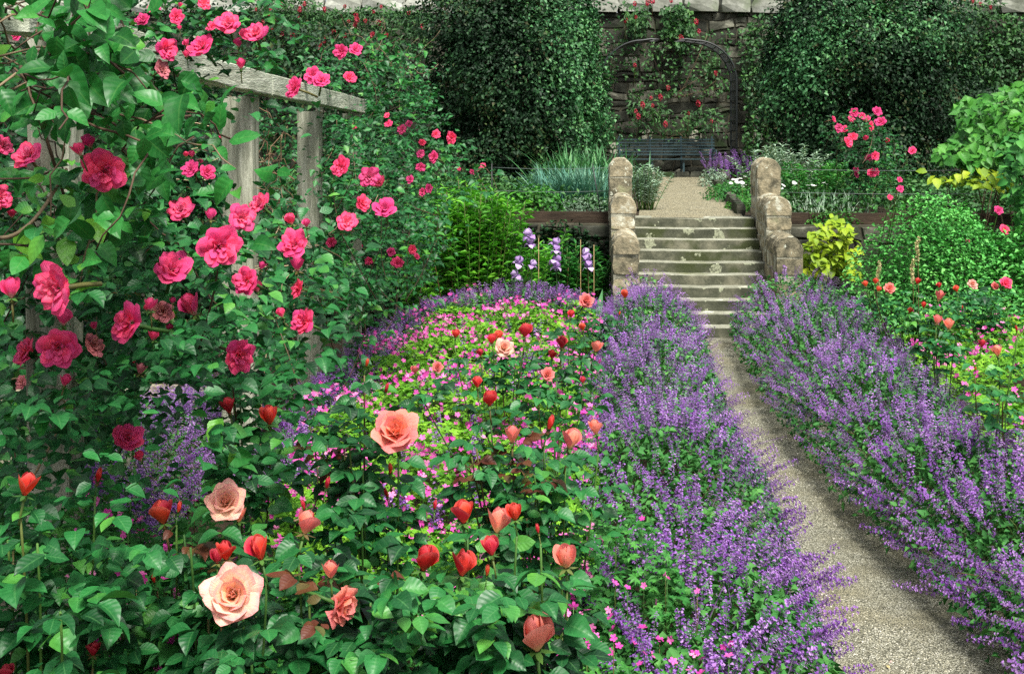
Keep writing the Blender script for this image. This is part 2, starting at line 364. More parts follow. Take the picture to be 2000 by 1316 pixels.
M['shrub_fresh'] = leaf_mat('fresh_shrub_leaf', [(0.0, (0.022, 0.10, 0.035)), (0.5, (0.055, 0.19, 0.07)), (1.0, (0.13, 0.33, 0.11))], 0.4, 0.4, 0.2, 0, clump=1.3)
M['ivy'] = leaf_mat('wall_creeper_leaf', [(0.0, (0.014, 0.055, 0.018)), (0.6, (0.035, 0.12, 0.03)), (1.0, (0.08, 0.20, 0.045))], 0.5, 0.4, 0.2, 0)
M['lime'] = leaf_mat('geranium_leaf', [(0.0, (0.045, 0.18, 0.012)), (0.5, (0.13, 0.35, 0.020)), (1.0, (0.27, 0.52, 0.035))], 0.55, 0.35, 0.3, 0)
M['mid_green'] = leaf_mat('herb_leaf', [(0.0, (0.010, 0.085, 0.014)), (0.5, (0.030, 0.18, 0.030)), (1.0, (0.09, 0.32, 0.05))], 0.5, 0.4, 0.25, 0)
M['catmint_leaf'] = leaf_mat('catmint_leaf', [(0.0, (0.020, 0.10, 0.022)), (0.5, (0.045, 0.19, 0.042)), (1.0, (0.11, 0.31, 0.07))], 0.6, 0.3, 0.25, 0)
M['bright'] = leaf_mat('bright_leaf', [(0.0, (0.020, 0.12, 0.014)), (0.5, (0.048, 0.22, 0.026)), (1.0, (0.11, 0.34, 0.045))], 0.45, 0.45, 0.3, 0.15)
M['mint'] = leaf_mat('mint_leaf', [(0.0, (0.040, 0.22, 0.045)), (0.5, (0.10, 0.40, 0.085)), (1.0, (0.24, 0.60, 0.16))], 0.5, 0.35, 0.25, 0)
M['leaf_fresh'] = leaf_mat('fresh_lance_leaf', [(0.0, (0.035, 0.18, 0.014)), (0.5, (0.085, 0.32, 0.024)), (1.0, (0.20, 0.50, 0.04))], 0.45, 0.35, 0.32, 0)
M['gold'] = leaf_mat('golden_leaf', [(0.0, (0.11, 0.22, 0.008)), (0.5, (0.25, 0.37, 0.012)), (1.0, (0.42, 0.49, 0.02))], 0.5, 0.4, 0.3, 0.15, (0.3, 0.4, 0.05))
M['silver'] = leaf_mat('silver_leaf', [(0.0, (0.13, 0.22, 0.16)), (0.5, (0.24, 0.34, 0.26)), (1.0, (0.40, 0.50, 0.40))], 0.7, 0.2, 0.15, 0)
M['blue_blade'] = leaf_mat('blue_grass_blade', [(0.0, (0.05, 0.16, 0.13)), (0.5, (0.10, 0.26, 0.20)), (1.0, (0.24, 0.40, 0.30))], 0.6, 0.3, 0.15, 0)
M['violet'] = flat_rnd_mat('catmint_flower', [(0.0, (0.16, 0.052, 0.28)), (0.35, (0.26, 0.100, 0.42)), (0.75, (0.36, 0.175, 0.51)), (1.0, (0.50, 0.31, 0.62))], 0.6, 0.25)
M['calyx'] = flat_rnd_mat('catmint_calyx', [(0.0, (0.10, 0.045, 0.16)), (0.6, (0.16, 0.10, 0.20)), (1.0, (0.13, 0.20, 0.10))], 0.7, 0.1)
M['magenta'] = flat_rnd_mat('geranium_petal', [(0.0, (0.52, 0.035, 0.30)), (0.5, (0.70, 0.07, 0.42)), (0.8, (0.80, 0.17, 0.50)), (1.0, (0.85, 0.34, 0.55))], 0.6, 0.3)
M['valerian'] = flat_rnd_mat('valerian_flower', [(0.0, (0.28, 0.018, 0.022)), (0.5, (0.46, 0.035, 0.06)), (1.0, (0.60, 0.10, 0.17))], 0.7, 0.2)
M['white'] = flat_rnd_mat('white_flower', [(0.0, (0.70, 0.72, 0.66)), (1.0, (0.88, 0.90, 0.86))], 0.6, 0.2)
M['iris'] = flat_rnd_mat('iris_petal', [(0.0, (0.34, 0.19, 0.48)), (0.5, (0.48, 0.32, 0.62)), (1.0, (0.62, 0.48, 0.74))], 0.55, 0.3)
M['beige'] = flat_rnd_mat('seed_head', [(0.0, (0.42, 0.36, 0.16)), (1.0, (0.62, 0.55, 0.30))], 0.7, 0.2)
M['pink_rose'] = petal_mat('cerise_petal', (0.90, 0.14, 0.30), (0.86, 0.050, 0.20), (0.92, 0.50, 0.44), transl=0.34, edge=(0.88, 0.09, 0.26))
M['pink_light'] = petal_mat('light_cerise_petal', (0.92, 0.24, 0.38), (0.89, 0.11, 0.28), (0.92, 0.60, 0.54), transl=0.34, edge=(0.86, 0.07, 0.22))
M['red_rose'] = petal_mat('scarlet_petal', (0.80, 0.10, 0.06), (0.60, 0.016, 0.020), (0.72, 0.09, 0.05), edge=(0.80, 0.10, 0.10))
M['coral_rose'] = petal_mat('coral_petal', (0.86, 0.30, 0.17), (0.84, 0.22, 0.19), (0.88, 0.48, 0.24), edge=(0.84, 0.27, 0.24))
M['peach_rose'] = petal_mat('peach_petal', (0.90, 0.44, 0.24), (0.90, 0.60, 0.44), (0.90, 0.62, 0.26), edge=(0.88, 0.40, 0.36), transl=0.32)
M['faded_rose'] = petal_mat('faded_petal', (0.72, 0.30, 0.28), (0.66, 0.20, 0.24), (0.75, 0.52, 0.34))

# ------------------------------------------------------------------ leaf and flower templates
def leaf_tm(nu, nv, W, p=0.8, q=0.75, fold=0.25, droop=0.25, wave=0.0, serr=0.0, seed=0):
    rr = random.Random(seed); v = []; a = []; f = []; ph = rr.uniform(0, 6)
    for i in range(nu + 1):
        u = i / nu; w = W * max(0.0, math.sin(math.pi * u ** p)) ** q
        if i == 0: w = W * 0.06
        if i == nu: w = 0.0
        for j in range(-nv, nv + 1):
            s = j / nv; ww = w * (1 - serr * (i % 2) if abs(j) == nv else 1)
            x = ww * s
            v.append((x, u, fold * abs(x) - droop * u * u + wave * math.sin(u * 7 + ph + (1.5 if j > 0 else 0)) * abs(s)))
            a.append((u, s, 0))
    k = 2 * nv + 1
    for i in range(nu):
        for j in range(k - 1): f.append([i * k + j, i * k + j + 1, (i + 1) * k + j + 1, (i + 1) * k + j])
    return tm(v, f, a)

ROSE_T = [leaf_tm(6, 2, 0.33 + 0.04 * k, 0.86, 0.88, fold=0.10 + 0.14 * k, droop=0.10 + 0.13 * k, wave=0.028, serr=0.06, seed=k) for k in range(4)]
VINE_T = [leaf_tm(6, 2, 0.30 + 0.03 * k, 0.72, 0.80, fold=0.06 + 0.17 * k, droop=0.12 + 0.16 * k, wave=0.022, seed=10 + k) for k in range(4)]
SMALL_T = [leaf_tm(3, 1, 0.30 + 0.06 * k, 0.8, 0.8, fold=0.15 + 0.15 * k, droop=0.15 + 0.2 * k, seed=20 + k) for k in range(3)]
LANCE_T = [leaf_tm(3, 1, 0.13 + 0.03 * k, 0.7, 0.8, fold=0.2, droop=0.2 + 0.25 * k, seed=30 + k) for k in range(3)]
BLADE_T = [leaf_tm(5, 1, 0.020, 0.6, 0.6, fold=0.3, droop=0.10 + 0.22 * k, seed=40 + k) for k in range(3)]

def fleck_tm(W, fold, droop):
    """two-triangle folded leaf for foliage too far off to show more"""
    return tm([(0, 0, 0), (W, .45, fold * W), (0, 1, -droop), (-W, .45, fold * W)], [[0, 1, 2], [0, 2, 3]], [(0, 0, 0), (.45, 1, 0), (1, 0, 0), (.45, -1, 0)])
FLECK_T = [fleck_tm(0.27 + 0.06 * k, 0.35 + .1 * k, 0.05 + .14 * k) for k in range(3)]
FLANCE_T = [fleck_tm(0.13 + 0.03 * k, 0.3, 0.05 + .2 * k) for k in range(3)]
ROSE_LO = [leaf_tm(4, 1, 0.33 + 0.04 * k, 0.86, 0.88, fold=0.10 + 0.14 * k, droop=0.10 + 0.13 * k, wave=0.028, seed=k) for k in range(4)]
VINE_LO = [leaf_tm(4, 1, 0.30 + 0.03 * k, 0.72, 0.80, fold=0.06 + 0.17 * k, droop=0.12 + 0.16 * k, wave=0.022, seed=10 + k) for k in range(4)]

def palm_tm(n, W, seed):
    """divided leaf: n lobes fanned out from the stalk"""
    rr = random.Random(seed); v = [(0, 0, 0)]; a = [(0, 0, 0)]; f = []
    for k in range(n):
        th = (k - (n - 1) / 2) * (4.4 / n); c, s = math.cos(th), math.sin(th); L = 0.62 * (1 - 0.07 * abs(k - (n - 1) / 2)) * rr.uniform(0.9, 1.1); dz = rr.uniform(-0.12, 0.03)
        b = len(v)
        for (x, y, z) in ((-W, 0.55, 0.03), (0, 1, dz), (W, 0.55, 0.03)):
            v.append(((x * c + y * s) * L, (-x * s + y * c) * L + 0.0, z)); a.append((y, x * 4, 0))
        f.append([0, b + 2, b + 1, b])
    return tm(v, f, a)
PALM_T = [palm_tm(5, 0.24, 1), palm_tm(7, 0.17, 2), palm_tm(5, 0.30, 3)]

def flower5_tm(cup, seed, n=5, wid=0.42):
    rr = random.Random(seed); v = [(0, 0, 0)]; a = [(0, 0, 0)]; f = []
    for k in range(n):
        th = k * 2 * math.pi / n + rr.uniform(-0.1, 0.1); c, s = math.cos(th), math.sin(th); b = len(v)
        for (x, y, z) in ((-wid * 0.8, 0.55, cup * 0.6), (-wid * 0.55, 0.95, cup), (wid * 0.55, 0.98, cup * 0.9), (wid * 0.8, 0.55, cup * 0.6)):
            v.append(((x * c + y * s) * 0.5, (-x * s + y * c) * 0.5, z * 0.5)); a.append((y, x, rr.uniform(-0.06, 0.06)))
        f.append([0, b + 3, b + 2, b + 1, b][0:5])
    return tm(v, f, a)
GER_T = [flower5_tm(0.25, 3), flower5_tm(0.45, 4), flower5_tm(0.1, 5)]

def spike_tm(seed, whorls=8, per=5, L=1.0, lo=False):
    """a catmint flower spike, stem up local y, unit length; florets (mi 0) and calyces share the mesh; lf.z offset marks calyx by +10"""
    rr = random.Random(seed); fv, ff, fa = [], [], []; cv, cf, ca = [], [], []
    for w in range(whorls):
        t = 0.16 + 0.84 * (w / (whorls - 1)) ** 0.85; rad = 0.080 * (1.15 - 0.75 * (w / whorls)) * rr.uniform(0.85, 1.15)
        n = per + (1 if w < whorls - 3 else -2)
        for k in range(n):
            th = rr.uniform(0, 6.28); rad_ = rad * rr.uniform(0.6, 1.25); c, s = math.cos(th), math.sin(th); y = t * L + rr.uniform(-0.025, 0.025)
            e = np.array([c, 0.55, s]); e /= np.linalg.norm(e); tn = np.array([-s, 0, c]); up = np.cross(tn, e)
            o = np.array([c * rad_ * 0.35, y, s * rad_ * 0.35]); sz = 0.038 * rr.uniform(0.75, 1.3)
            b = len(fv); z = rr.uniform(-0.22, 0.22)
            p0 = o + e * sz * 0.5
            for q in (p0 - tn * sz * 0.35, p0 + e * sz * 0.9 + tn * sz * 0.62 - up * sz * 0.5, p0 + e * sz * 1.25 - up * sz * 0.75, p0 + e * sz * 0.9 - tn * sz * 0.62 - up * sz * 0.5, p0 + e * sz * 0.75 + up * sz * 0.45):
                fv.append(q); fa.append((t, 0, z))
            ff.append([b, b + 1, b + 2, b + 3])
            if not lo: ff.append([b, b + 4, b + 1])
            if lo and k % 2: continue
            b = len(cv)
            for q in (o - up * sz * 0.3, o + tn * sz * 0.32 + e * sz * 0.3, o + e * sz * 1.0, o - tn * sz * 0.32 + e * sz * 0.3):
                cv.append(q); ca.append((t, 0, rr.uniform(-0.2, 0.2)))
            cf.append([b, b + 1, b + 2, b + 3])
    # stem, a thin three-sided prism
    b = len(cv)
    for y in (0.0, 1.0):
        for k in range(3):
            th = k * 2.094; cv.append((0.010 * math.cos(th) * (1.2 - y), y * L, 0.010 * math.sin(th) * (1.2 - y))); ca.append((0, 0, 0.35))
    for k in range(3): cf.append([b + k, b + (k + 1) % 3, b + 3 + (k + 1) % 3, b + 3 + k])
    return tm(fv, ff, fa), tm(cv, cf, ca)
SPIKES = [spike_tm(50 + k, 8 + k % 3, 7) for k in range(5)]
SPIKES_LO = [spike_tm(50 + k, 8 + k % 3, 6, lo=True) for k in range(5)]; LO_F = [s[0] for s in SPIKES_LO]; LO_C = [s[1] for s in SPIKES_LO]
SPIKE_F = [s[0] for s in SPIKES]; SPIKE_C = [s[1] for s in SPIKES]
def spike_mesh(k):
    g = Geo()
    for mi, t in ((0, SPIKE_F[k]), (1, SPIKE_C[k])):
        v, fs, a = t; first = True
        for f in fs:
            if first: g.add(v, f, a, mi); base = g.n - len(v); first = False
            else: g.l.append(f.reshape(-1) + base); g.t.append(np.full(len(f), f.shape[1])); g.m.append(np.full(len(f), mi))
    return g.mesh('catmint_spike', [M['violet'], M['calyx']], False)
SPIKE_ME = [spike_mesh(k) for k in range(5)]

# ------------------------------------------------------------------ roses
def petal_geo(rr, phi, L, a0, a1, w, layer, tip=0.12, curl=0.15, ruff=0.03, r0=0.03, z0=0.0, nu=6, nv=5):
    """a petal as a patch that leaves the heart at angle a0 from the axis and ends at a1"""
    n1 = 14; rs = [r0]; zs = [z0]; ang = [a0]
    for i in range(n1):
        t = (i + 0.5) / n1; al = a0 + (a1 - a0) * t ** 1.3
        rs.append(rs[-1] + math.sin(al) * L / n1); zs.append(zs[-1] + math.cos(al) * L / n1); ang.append(al)
    ph = rr.uniform(0, 6.28); v = []; a = []; f = []
    for i in range(nv + 1):
        for j in range(nu + 1):
            s = 2 * j / nu - 1; t = i / nv
            lim = 1 - 0.30 * abs(s) ** 2.6 + tip * max(0, 1 - abs(s) * 2.2) + ruff * 1.5 * math.sin(ph + s * 5)
            tt = min(1.0, t * lim / (1 + tip)); k = tt * n1; i0 = min(n1 - 1, int(k)); fr = k - i0
            r = rs[i0] * (1 - fr) + rs[i0 + 1] * fr; z = zs[i0] * (1 - fr) + zs[i0 + 1] * fr; al = ang[i0]
            wid = w * (0.35 + 0.65 * min(1, (t / 0.6)) ** 0.8)
            th = phi + s * wid
            bend = curl * (abs(s) ** 2) * t * t * L + ruff * math.sin(ph + s * 4.5 + t * 2.5) * t
            nr, nz = -math.cos(al), math.sin(al)          # inward-facing normal; curl rolls the rim back
            r2 = max(0.004, r - nr * bend); z2 = z - nz * bend
            v.append((r2 * math.cos(th), r2 * math.sin(th), z2)); a.append((t, s, layer))
    k = nu + 1
    for i in range(nv):
        for j in range(nu): f.append([i * k + j, i * k + j + 1, (i + 1) * k + j + 1, (i + 1) * k + j])
    return v, f, a

def rose_parts(kind, seed):
    """list of petals (v, f, a); the bloom has unit width (buds: unit height), axis +z, base at the origin"""
    rr = random.Random(seed); P = []; d = math.radians
    if kind == 'open':
        for n, L, a0, a1, w, lay in ((6, 0.52, 60, 96, 0.66, 1.0), (7, 0.45, 46, 78, 0.58, 0.8), (6, 0.37, 28, 58, 0.60, 0.5), (5, 0.28, 14, 34, 0.66, 0.2), (4, 0.21, 4, -6, 0.8, 0.0)):
            o = rr.uniform(0, 6.28)
            for k in range(n):
                P.append(petal_geo(rr, o + k * 6.283 / n + rr.uniform(-0.2, 0.2), L * rr.uniform(0.86, 1.1), d(a0 + rr.uniform(-10, 8)), d(a1 + rr.uniform(-18, 14)), w * rr.uniform(0.9, 1.15), lay, tip=0.10, curl=0.22, ruff=0.028))
    elif kind == 'full':
        n = 28
        for i in range(n):
            t = i / (n - 1)
            P.append(petal_geo(rr, i * 2.39996 + rr.uniform(-0.15, 0.15), (0.31 + 0.26 * t) * rr.uniform(0.93, 1.07), d(3 + 52 * t ** 1.2), d(-30 + 135 * t ** 1.15 + rr.uniform(-6, 10)), 1.25 - 0.42 * t, t, tip=0.10 + 0.08 * t, curl=0.10 + 0.35 * t, ruff=0.010 + 0.012 * t, r0=0.02 + 0.05 * t, nu=8))
    elif kind == 'half':
        n = 10
        for i in range(n):
            t = i / (n - 1)
            P.append(petal_geo(rr, i * 2.39996 + rr.uniform(-0.2, 0.2), (0.88 + 0.16 * (1 - abs(t - 0.4))) * rr.uniform(0.95, 1.03), d(20 + 17 * t), d(-50 + 30 * t + (26 if i >= n - 2 else 0) + rr.uniform(-4, 6)), 1.45 - 0.30 * t, t, tip=0.03, curl=0.03 + 0.13 * t, ruff=0.010, r0=0.03 + 0.03 * t, nu=8))
    elif kind == 'bud':
        n = 5
        for i in range(n):
            t = i / (n - 1)
            P.append(petal_geo(rr, i * 2.39996, (1.02 - 0.10 * t), d(16 + 10 * t), d(-20 - 2 * t), 1.5 - 0.3 * t, 0.5 + 0.5 * t, tip=0.16, curl=0.02, ruff=0.006, r0=0.03, nu=6))
    return P

def calyx_geo(g, hip, sep, down, mi=0, n=8, stalk=0.9):
    """rounded hip, five sepals and a piece of stalk below a bloom"""
    prof = [(0.10 * hip, -1.25 * hip), (0.42 * hip, -1.0 * hip), (0.55 * hip, -0.6 * hip), (0.45 * hip, -0.15 * hip), (0.5 * hip, 0.08 * hip)]
    v = []; f = []
    for r, z in prof:
        for k in range(n): v.append((r * math.cos(k * 6.283 / n), r * math.sin(k * 6.283 / n), z))
    for i in range(len(prof) - 1):
        for k in range(n): f.append([i * n + k, i * n + (k + 1) % n, (i + 1) * n + (k + 1) % n, (i + 1) * n + k])
    g.add(v, f, (0, 0, 0.4), mi)
    for k in range(5):
        th = k * 1.2566 + 0.3; c, s = math.cos(th), math.sin(th); pts = []
        for t, w in ((0, 0.16), (0.35, 0.2), (0.7, 0.1), (1, 0.0)):
            r = 0.4 * hip + sep * t * math.sin(down); z = sep * t * math.cos(down) * (1 - 0.5 * t)
            pts.append((c * r - s * w * sep, s * r + c * w * sep, z)); pts.append((c * r + s * w * sep, s * r - c * w * sep, z))
        g.add(pts, [[0, 1, 3, 2], [2, 3, 5, 4], [4, 5, 7, 6]], (0.3, 0.5, 0.75), mi)
    tube(g, [(0, 0, -1.2 * hip), (0.01, 0, -1.2 * hip - stalk * 0.5), (0.0, 0.03, -1.2 * hip - stalk)], 0.055, 0.05, 5, mi, 0.45)

ROSE = {}
PET_MATS = {'open': ['pink_rose', 'faded_rose'], 'full': ['peach_rose', 'coral_rose', 'pink_rose'], 'half': ['red_rose', 'coral_rose', 'peach_rose', 'pink_rose'], 'bud': ['red_rose', 'pink_rose']}
def rose_data(kind, mat, var):
    key = (kind, mat, var)
    if key not in ROSE:
        P = rose_parts(kind, 100 + var * 7 + len(kind))
        pm = []
        for v, f, a in P: pm.append(Geo().add(v, f, a).mesh('petal', M[mat]))
        g = Geo(); calyx_geo(g, 0.16 if kind in ('open', 'full') else 0.22, 0.26 if kind in ('open', 'full') else 0.42, 1.9 if kind in ('open', 'full', 'half') else 0.45)
        cm = g.mesh('rose_calyx', M['stem'])
        g = Geo(); calyx_geo(g, 0.16 if kind in ('open', 'full') else 0.22, 0.26 if kind in ('open', 'full') else 0.42, 1.9 if kind != 'bud' else 0.45)
        for v, f, a in P: g.add(v, f, a, 1)
        jm = g.mesh('rose_bloom', [M['stem'], M[mat]])
        ROSE[key] = (cm, pm, jm)
    return ROSE[key]

N_BLOOM = [0]
def bloom(parent, base, pos, axis, size, kind, mat, split):
    """a rose on its plant; split blooms carry each petal as a part of their own"""
    N_BLOOM[0] += 1; var = N_BLOOM[0] % 4
    cm, pm, jm = rose_data(kind, mat, var)
    ax = unit(axis); ref = unit(R.normal(0, 1, 3)); X = unit(np.cross(ref, ax)); Y = np.cross(ax, X)
    rot = np.stack([X, Y, ax], 1)
    o = part('rose_bud' if kind == 'bud' else 'rose_bloom', cm if split else jm, parent, np.asarray(pos) - base, rot, size)
    if split:
        for p in pm: part('petal', p, o)
    return o

LEAF_ME = {}
def leaf_me(mat, fam, tms):
    key = (mat, fam)
    if key not in LEAF_ME: LEAF_ME[key] = [tmesh(t, 'leaf_blade', M[mat]) for t in tms]
    return LEAF_ME[key]

FLOWERS = []     # (px, py, radius px, depth): nothing grows straight in front of an open bloom
CLEAR = []       # (outline, depth, share): gaps in the foliage that leave the timber and the view open
def open_view(pos, size=0.06):
    pos = np.asarray(pos); d = np.maximum(pos[:, 1], .3); x = CX + pos[:, 0] * FPX / d; y = HY + (EYE - pos[:, 2]) * FPX / d; r = np.broadcast_to(size, d.shape) * FPX / d * 0.45
    keep = np.ones(len(pos), bool)
    for fx, fy, fr, fd in FLOWERS: keep &= ~((np.hypot(x - fx, y - fy) < fr * 0.46 + r) & (d < fd + 0.02))
    for poly, dd, share in CLEAR: keep &= ~(inpoly(x, y, poly) & (d < dd) & (R.uniform(0, 1, len(d)) < share))
    return keep

def put_leaves(parent, base, tms, fam, mat, pos, along, normal, size, cap=300, name='leaf', rest='foliage'):
    """the leaves that show largest become single parts, the others one joined part"""
    pos = np.asarray(pos); along = np.asarray(along); normal = np.asarray(normal)
    size = np.broadcast_to(np.asarray(size, float), (len(pos),))
    kp = open_view(pos + unit(along) * (size * .5)[:, None], size); pos, along, normal, size = pos[kp], along[kp], normal[kp], size[kp]
    idx = R.integers(0, len(tms), len(pos)); order = np.argsort(-(size / pos[:, 1]))
    mes = leaf_me(mat, fam, tms)
    for i in order[:cap]:
        part(name, mes[idx[i]], parent, pos[i] - base, frame(along[i], normal[i]), size[i])
    r = order[cap:]
    if len(r):
        lo = ROSE_LO if tms is ROSE_T else VINE_LO if tms is VINE_T else tms; far = pos[r, 1] > 6.8; g = Geo(); rn = R.uniform(0, 1, len(r))
        g.copies(lo, idx[r][~far], pos[r][~far] - base, along[r][~far], normal[r][~far], size[r][~far], rn[~far]) if (~far).any() else None
        g.copies(FLECK_T, idx[r][far] % 3, pos[r][far] - base, along[r][far], normal[r][far], size[r][far] * 1.05, rn[far]) if far.any() else None
        part(rest, g.mesh(rest, M[mat]), parent, kind='stuff')

def cloud_orient(pos, centre, up=0.8, out=0.7, jit=0.6, droop=0.35):
    """leaf normals towards light and outside, tips hanging outwards"""
    n = len(pos); o = unit(pos - centre)
    nor = unit(up * np.array([0, 0, 1.0]) + out * o + jit * R.normal(0, 1, (n, 3)))
    al = unit(o + 0.9 * R.normal(0, 1, (n, 3)) - np.array([0, 0, droop])); al = unit(al - nor * (al * nor).sum(1, keepdims=True) * 0.85)
    return al, nor

# ------------------------------------------------------------------ setting: ground, path, terrace
def struct(name, me, label=None):
    o = part(name, me); o['kind'] = 'structure'
    return o

def sheet(x0, x1, y0, y1, nx, ny, zf):
    xs = np.linspace(x0, x1, nx + 1); ys = np.linspace(y0, y1, ny + 1); X, Y = np.meshgrid(xs, ys)
    Z = zf(X, Y); v = np.stack([X, Y, Z], -1).reshape(-1, 3); k = nx + 1
    i = (np.arange(ny)[:, None] * k + np.arange(nx)[None]).reshape(-1)
    return v, np.stack([i, i + 1, i + k + 1, i + k], 1)

v, f = sheet(-40, 40, -8, 60, 80, 68, lambda X, Y: -0.03 + 0.012 * np.sin(X * 2.1) * np.cos(Y * 1.7))
struct('ground', Geo().add(v, f).mesh('ground', M['soil']))

def path_c(y): return 1.86 + 0.035 * (y - 5)          # path centre line
def path_sheet(y0, y1, half, ny):
    ys = np.linspace(y0, y1, ny); v = []; f = []
    for i, y in enumerate(ys):
        for j in range(9):
            s = -1 + 2 * j / 8; hw = half + 0.03 * math.sin(y * 1.7 + (0 if s < 0 else 2)) + 0.012 * math.sin(y * 7.7 + s) + 0.008 * math.sin(y * 19 + s)
            v.append((path_c(y) + s * hw, y, 0.006 + 0.012 * math.sin(y * 1.3 + s * 2) * 0.4 - 0.02 * abs(s) ** 4 * 0.5))
    for i in range(ny - 1):
        for j in range(8): a = i * 9 + j; f.append([a, a + 1, a + 10, a + 9])
    return v, f
v, f = path_sheet(-3, 13.6, 0.72, 160)
lower = struct('path', Geo().add(v, f).mesh('path', M['gravel']))
PEB = tm([(1, 0, 0), (-1, 0, 0), (0, 1, 0), (0, -1, 0), (0, 0, .7)], [[0, 2, 4], [2, 1, 4], [1, 3, 4], [3, 0, 4]])
n = 26000
yy = 4.3 + (13.2 - 4.3) * R.uniform(0, 1, n) ** 1.7; xx = path_c(yy) + R.uniform(-0.74, 0.74, n) + R.normal(0, 0.05, n)
pp = np.stack([xx, yy, np.full(n, 0.008)], 1)
g = Geo().copies([PEB], np.zeros(n, int), pp, unit(R.normal(0, 1, (n, 3)) * (1, 1, 0.2)), R.normal(0, 0.3, (n, 3)) + (0, 0, 1), R.uniform(0.002, 0.0052, n) * (1 + 0.6 * (R.uniform(0, 1, n) > 0.95)), R.uniform(0, 1, n))
pb = part('gravel', g.mesh('gravel', M['pebble'], False)); pb['kind'] = 'stuff'; pb['label'] = 'loose pale pebbles scattered over the lower gravel path'; pb['category'] = 'gravel'

RISE, TREAD, STEP_N = 0.117, 0.235, 10
TERR = RISE * STEP_N
SO = np.array([2.17, 13.34, 0.0]); PSI = -math.atan(0.075)
def sw(x, y, z=0):
    """stair-local to world"""
    c, s = math.cos(PSI), math.sin(PSI)
    return np.array([SO[0] + c * x - s * y, SO[1] + s * x + c * y, z])

# terrace surface behind the retaining wall
g = Geo(); tb = TERR - 0.03
FY = 2.46
a_, b_, c_, d_ = sw(-22, FY), sw(24, FY), np.array([26, 31.5, 0]), np.array([-22, 31.5, 0])
bl = sw(-1.0, FY); br = sw(1.0, FY)
g.add([(*a_[:2], tb), (*bl[:2], tb), (*br[:2], tb), (*b_[:2], tb), (*c_[:2], tb), (*d_[:2], tb), (*a_[:2], -0.2), (*b_[:2], -0.2)], [[0, 1, 2, 3, 4, 5], [0, 6, 7, 3, 2, 1]])
struct('terrace', g.mesh('terrace', M['soil'], False))
# upper path from the stair head to the bench
pl = []; NP = 26
for i in range(NP):
    t = i / (NP - 1); d = 15.5 + t * 13.3
    xl = 1.62 + t * 1.55; xr = 2.98 + t * 1.62
    pl.append([(xl + (xr - xl) * k / 6, d, TERR - 0.004 + 0.006 * math.sin(i * 1.3 + k)) for k in range(7)])
g = Geo(); fs = []
for i in range(NP - 1):
    for k in range(6): q = i * 7 + k; fs.append([q, q + 1, q + 8, q + 7])
g.add(np.array(pl).reshape(-1, 3), fs)
struct('path', g.mesh('path', M['gravel_up'])).name = 'upper_path'

# ------------------------------------------------------------------ stone pieces
def stone_tm(seed, soft=0.10, jit=0.05):
    rr = random.Random(seed); idx = {}; v = []; f = []
    def vid(i, j, k):
        if (i, j, k) not in idx:
            idx[(i, j, k)] = len(v); e = sum(1 for c in (i, j, k) if c != 0)
            s = 1 - soft * (0.3 if e == 2 else 1.0 if e == 3 else -0.15)
            v.append(tuple(c * s + rr.uniform(-jit, jit) for c in (i, j, k)))
        return idx[(i, j, k)]
    for ax in range(3):
        for sg in (-1, 1):
            for p in (-1, 0):
                for q in (-1, 0):
                    c = []
                    for dp, dq in ((0, 0), (1, 0), (1, 1), (0, 1)):
                        t = [0, 0, 0]; t[ax] = sg; t[(ax + 1) % 3] = p + dp; t[(ax + 2) % 3] = q + dq; c.append(vid(*t))
                    f.append(c if sg > 0 else c[::-1])
    return tm(v, f)
STONE_T = [stone_tm(k, 0.10, 0.085) for k in range(8)]
PIER_T = [stone_tm(40 + k, 0.055, 0.06) for k in range(8)]
STONE_ME = {}
def stone_me(mat, k):
    if (mat, k) not in STONE_ME: STONE_ME[(mat, k)] = tmesh((PIER_T if mat == 'pier' else STONE_T)[k % 8], 'stone_block', M[mat], False)
    return STONE_ME[(mat, k)]

# ------------------------------------------------------------------ staircase
st = thing('stone_staircase', 'flight of mossy lichen-spotted stone steps between the two stepped parapets', 'stairs', SO, rz=PSI)
for i in range(STEP_N):
    rr = random.Random(i); nx = 14; v = []; f = []
    y0 = i * TREAD; y1 = (i + 1) * TREAD + 0.06 if i < STEP_N - 1 else i * TREAD + 0.34
    z1 = (i + 1) * RISE; z0 = i * RISE - 0.03
    sec = [(y1, z1), (y0 + 0.05, z1 + 0.001), (y0 + 0.002, z1 - 0.002), (y0 - 0.003, z1 - 0.008), (y0 - 0.001, (z0 + z1) / 2), (y0 + 0.001, z0), (y1, z0)]
    for k in range(nx + 1):
        x = -0.76 + 1.52 * k / nx; jy = rr.uniform(-0.004, 0.004); jz = rr.uniform(-0.002, 0.002) - 0.008 * math.exp(-(x / 0.35) ** 2)
        for q, (y, z) in enumerate(sec): v.append((x, y + (jy if 0 < q < 5 else 0), z + (jz if q < 4 else 0)))
    m = len(sec)
    for k in range(nx):
        for q in range(m - 1): f.append([k * m + q, k * m + q + 1, (k + 1) * m + q + 1, (k + 1) * m + q])
    f.append(list(range(m))[::-1]); f.append([nx * m + q for q in range(m)])
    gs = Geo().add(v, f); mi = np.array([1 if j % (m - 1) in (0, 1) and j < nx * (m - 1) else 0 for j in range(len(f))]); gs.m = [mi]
    part('step', gs.mesh('step', [M['step'], M['tread']], False), st)

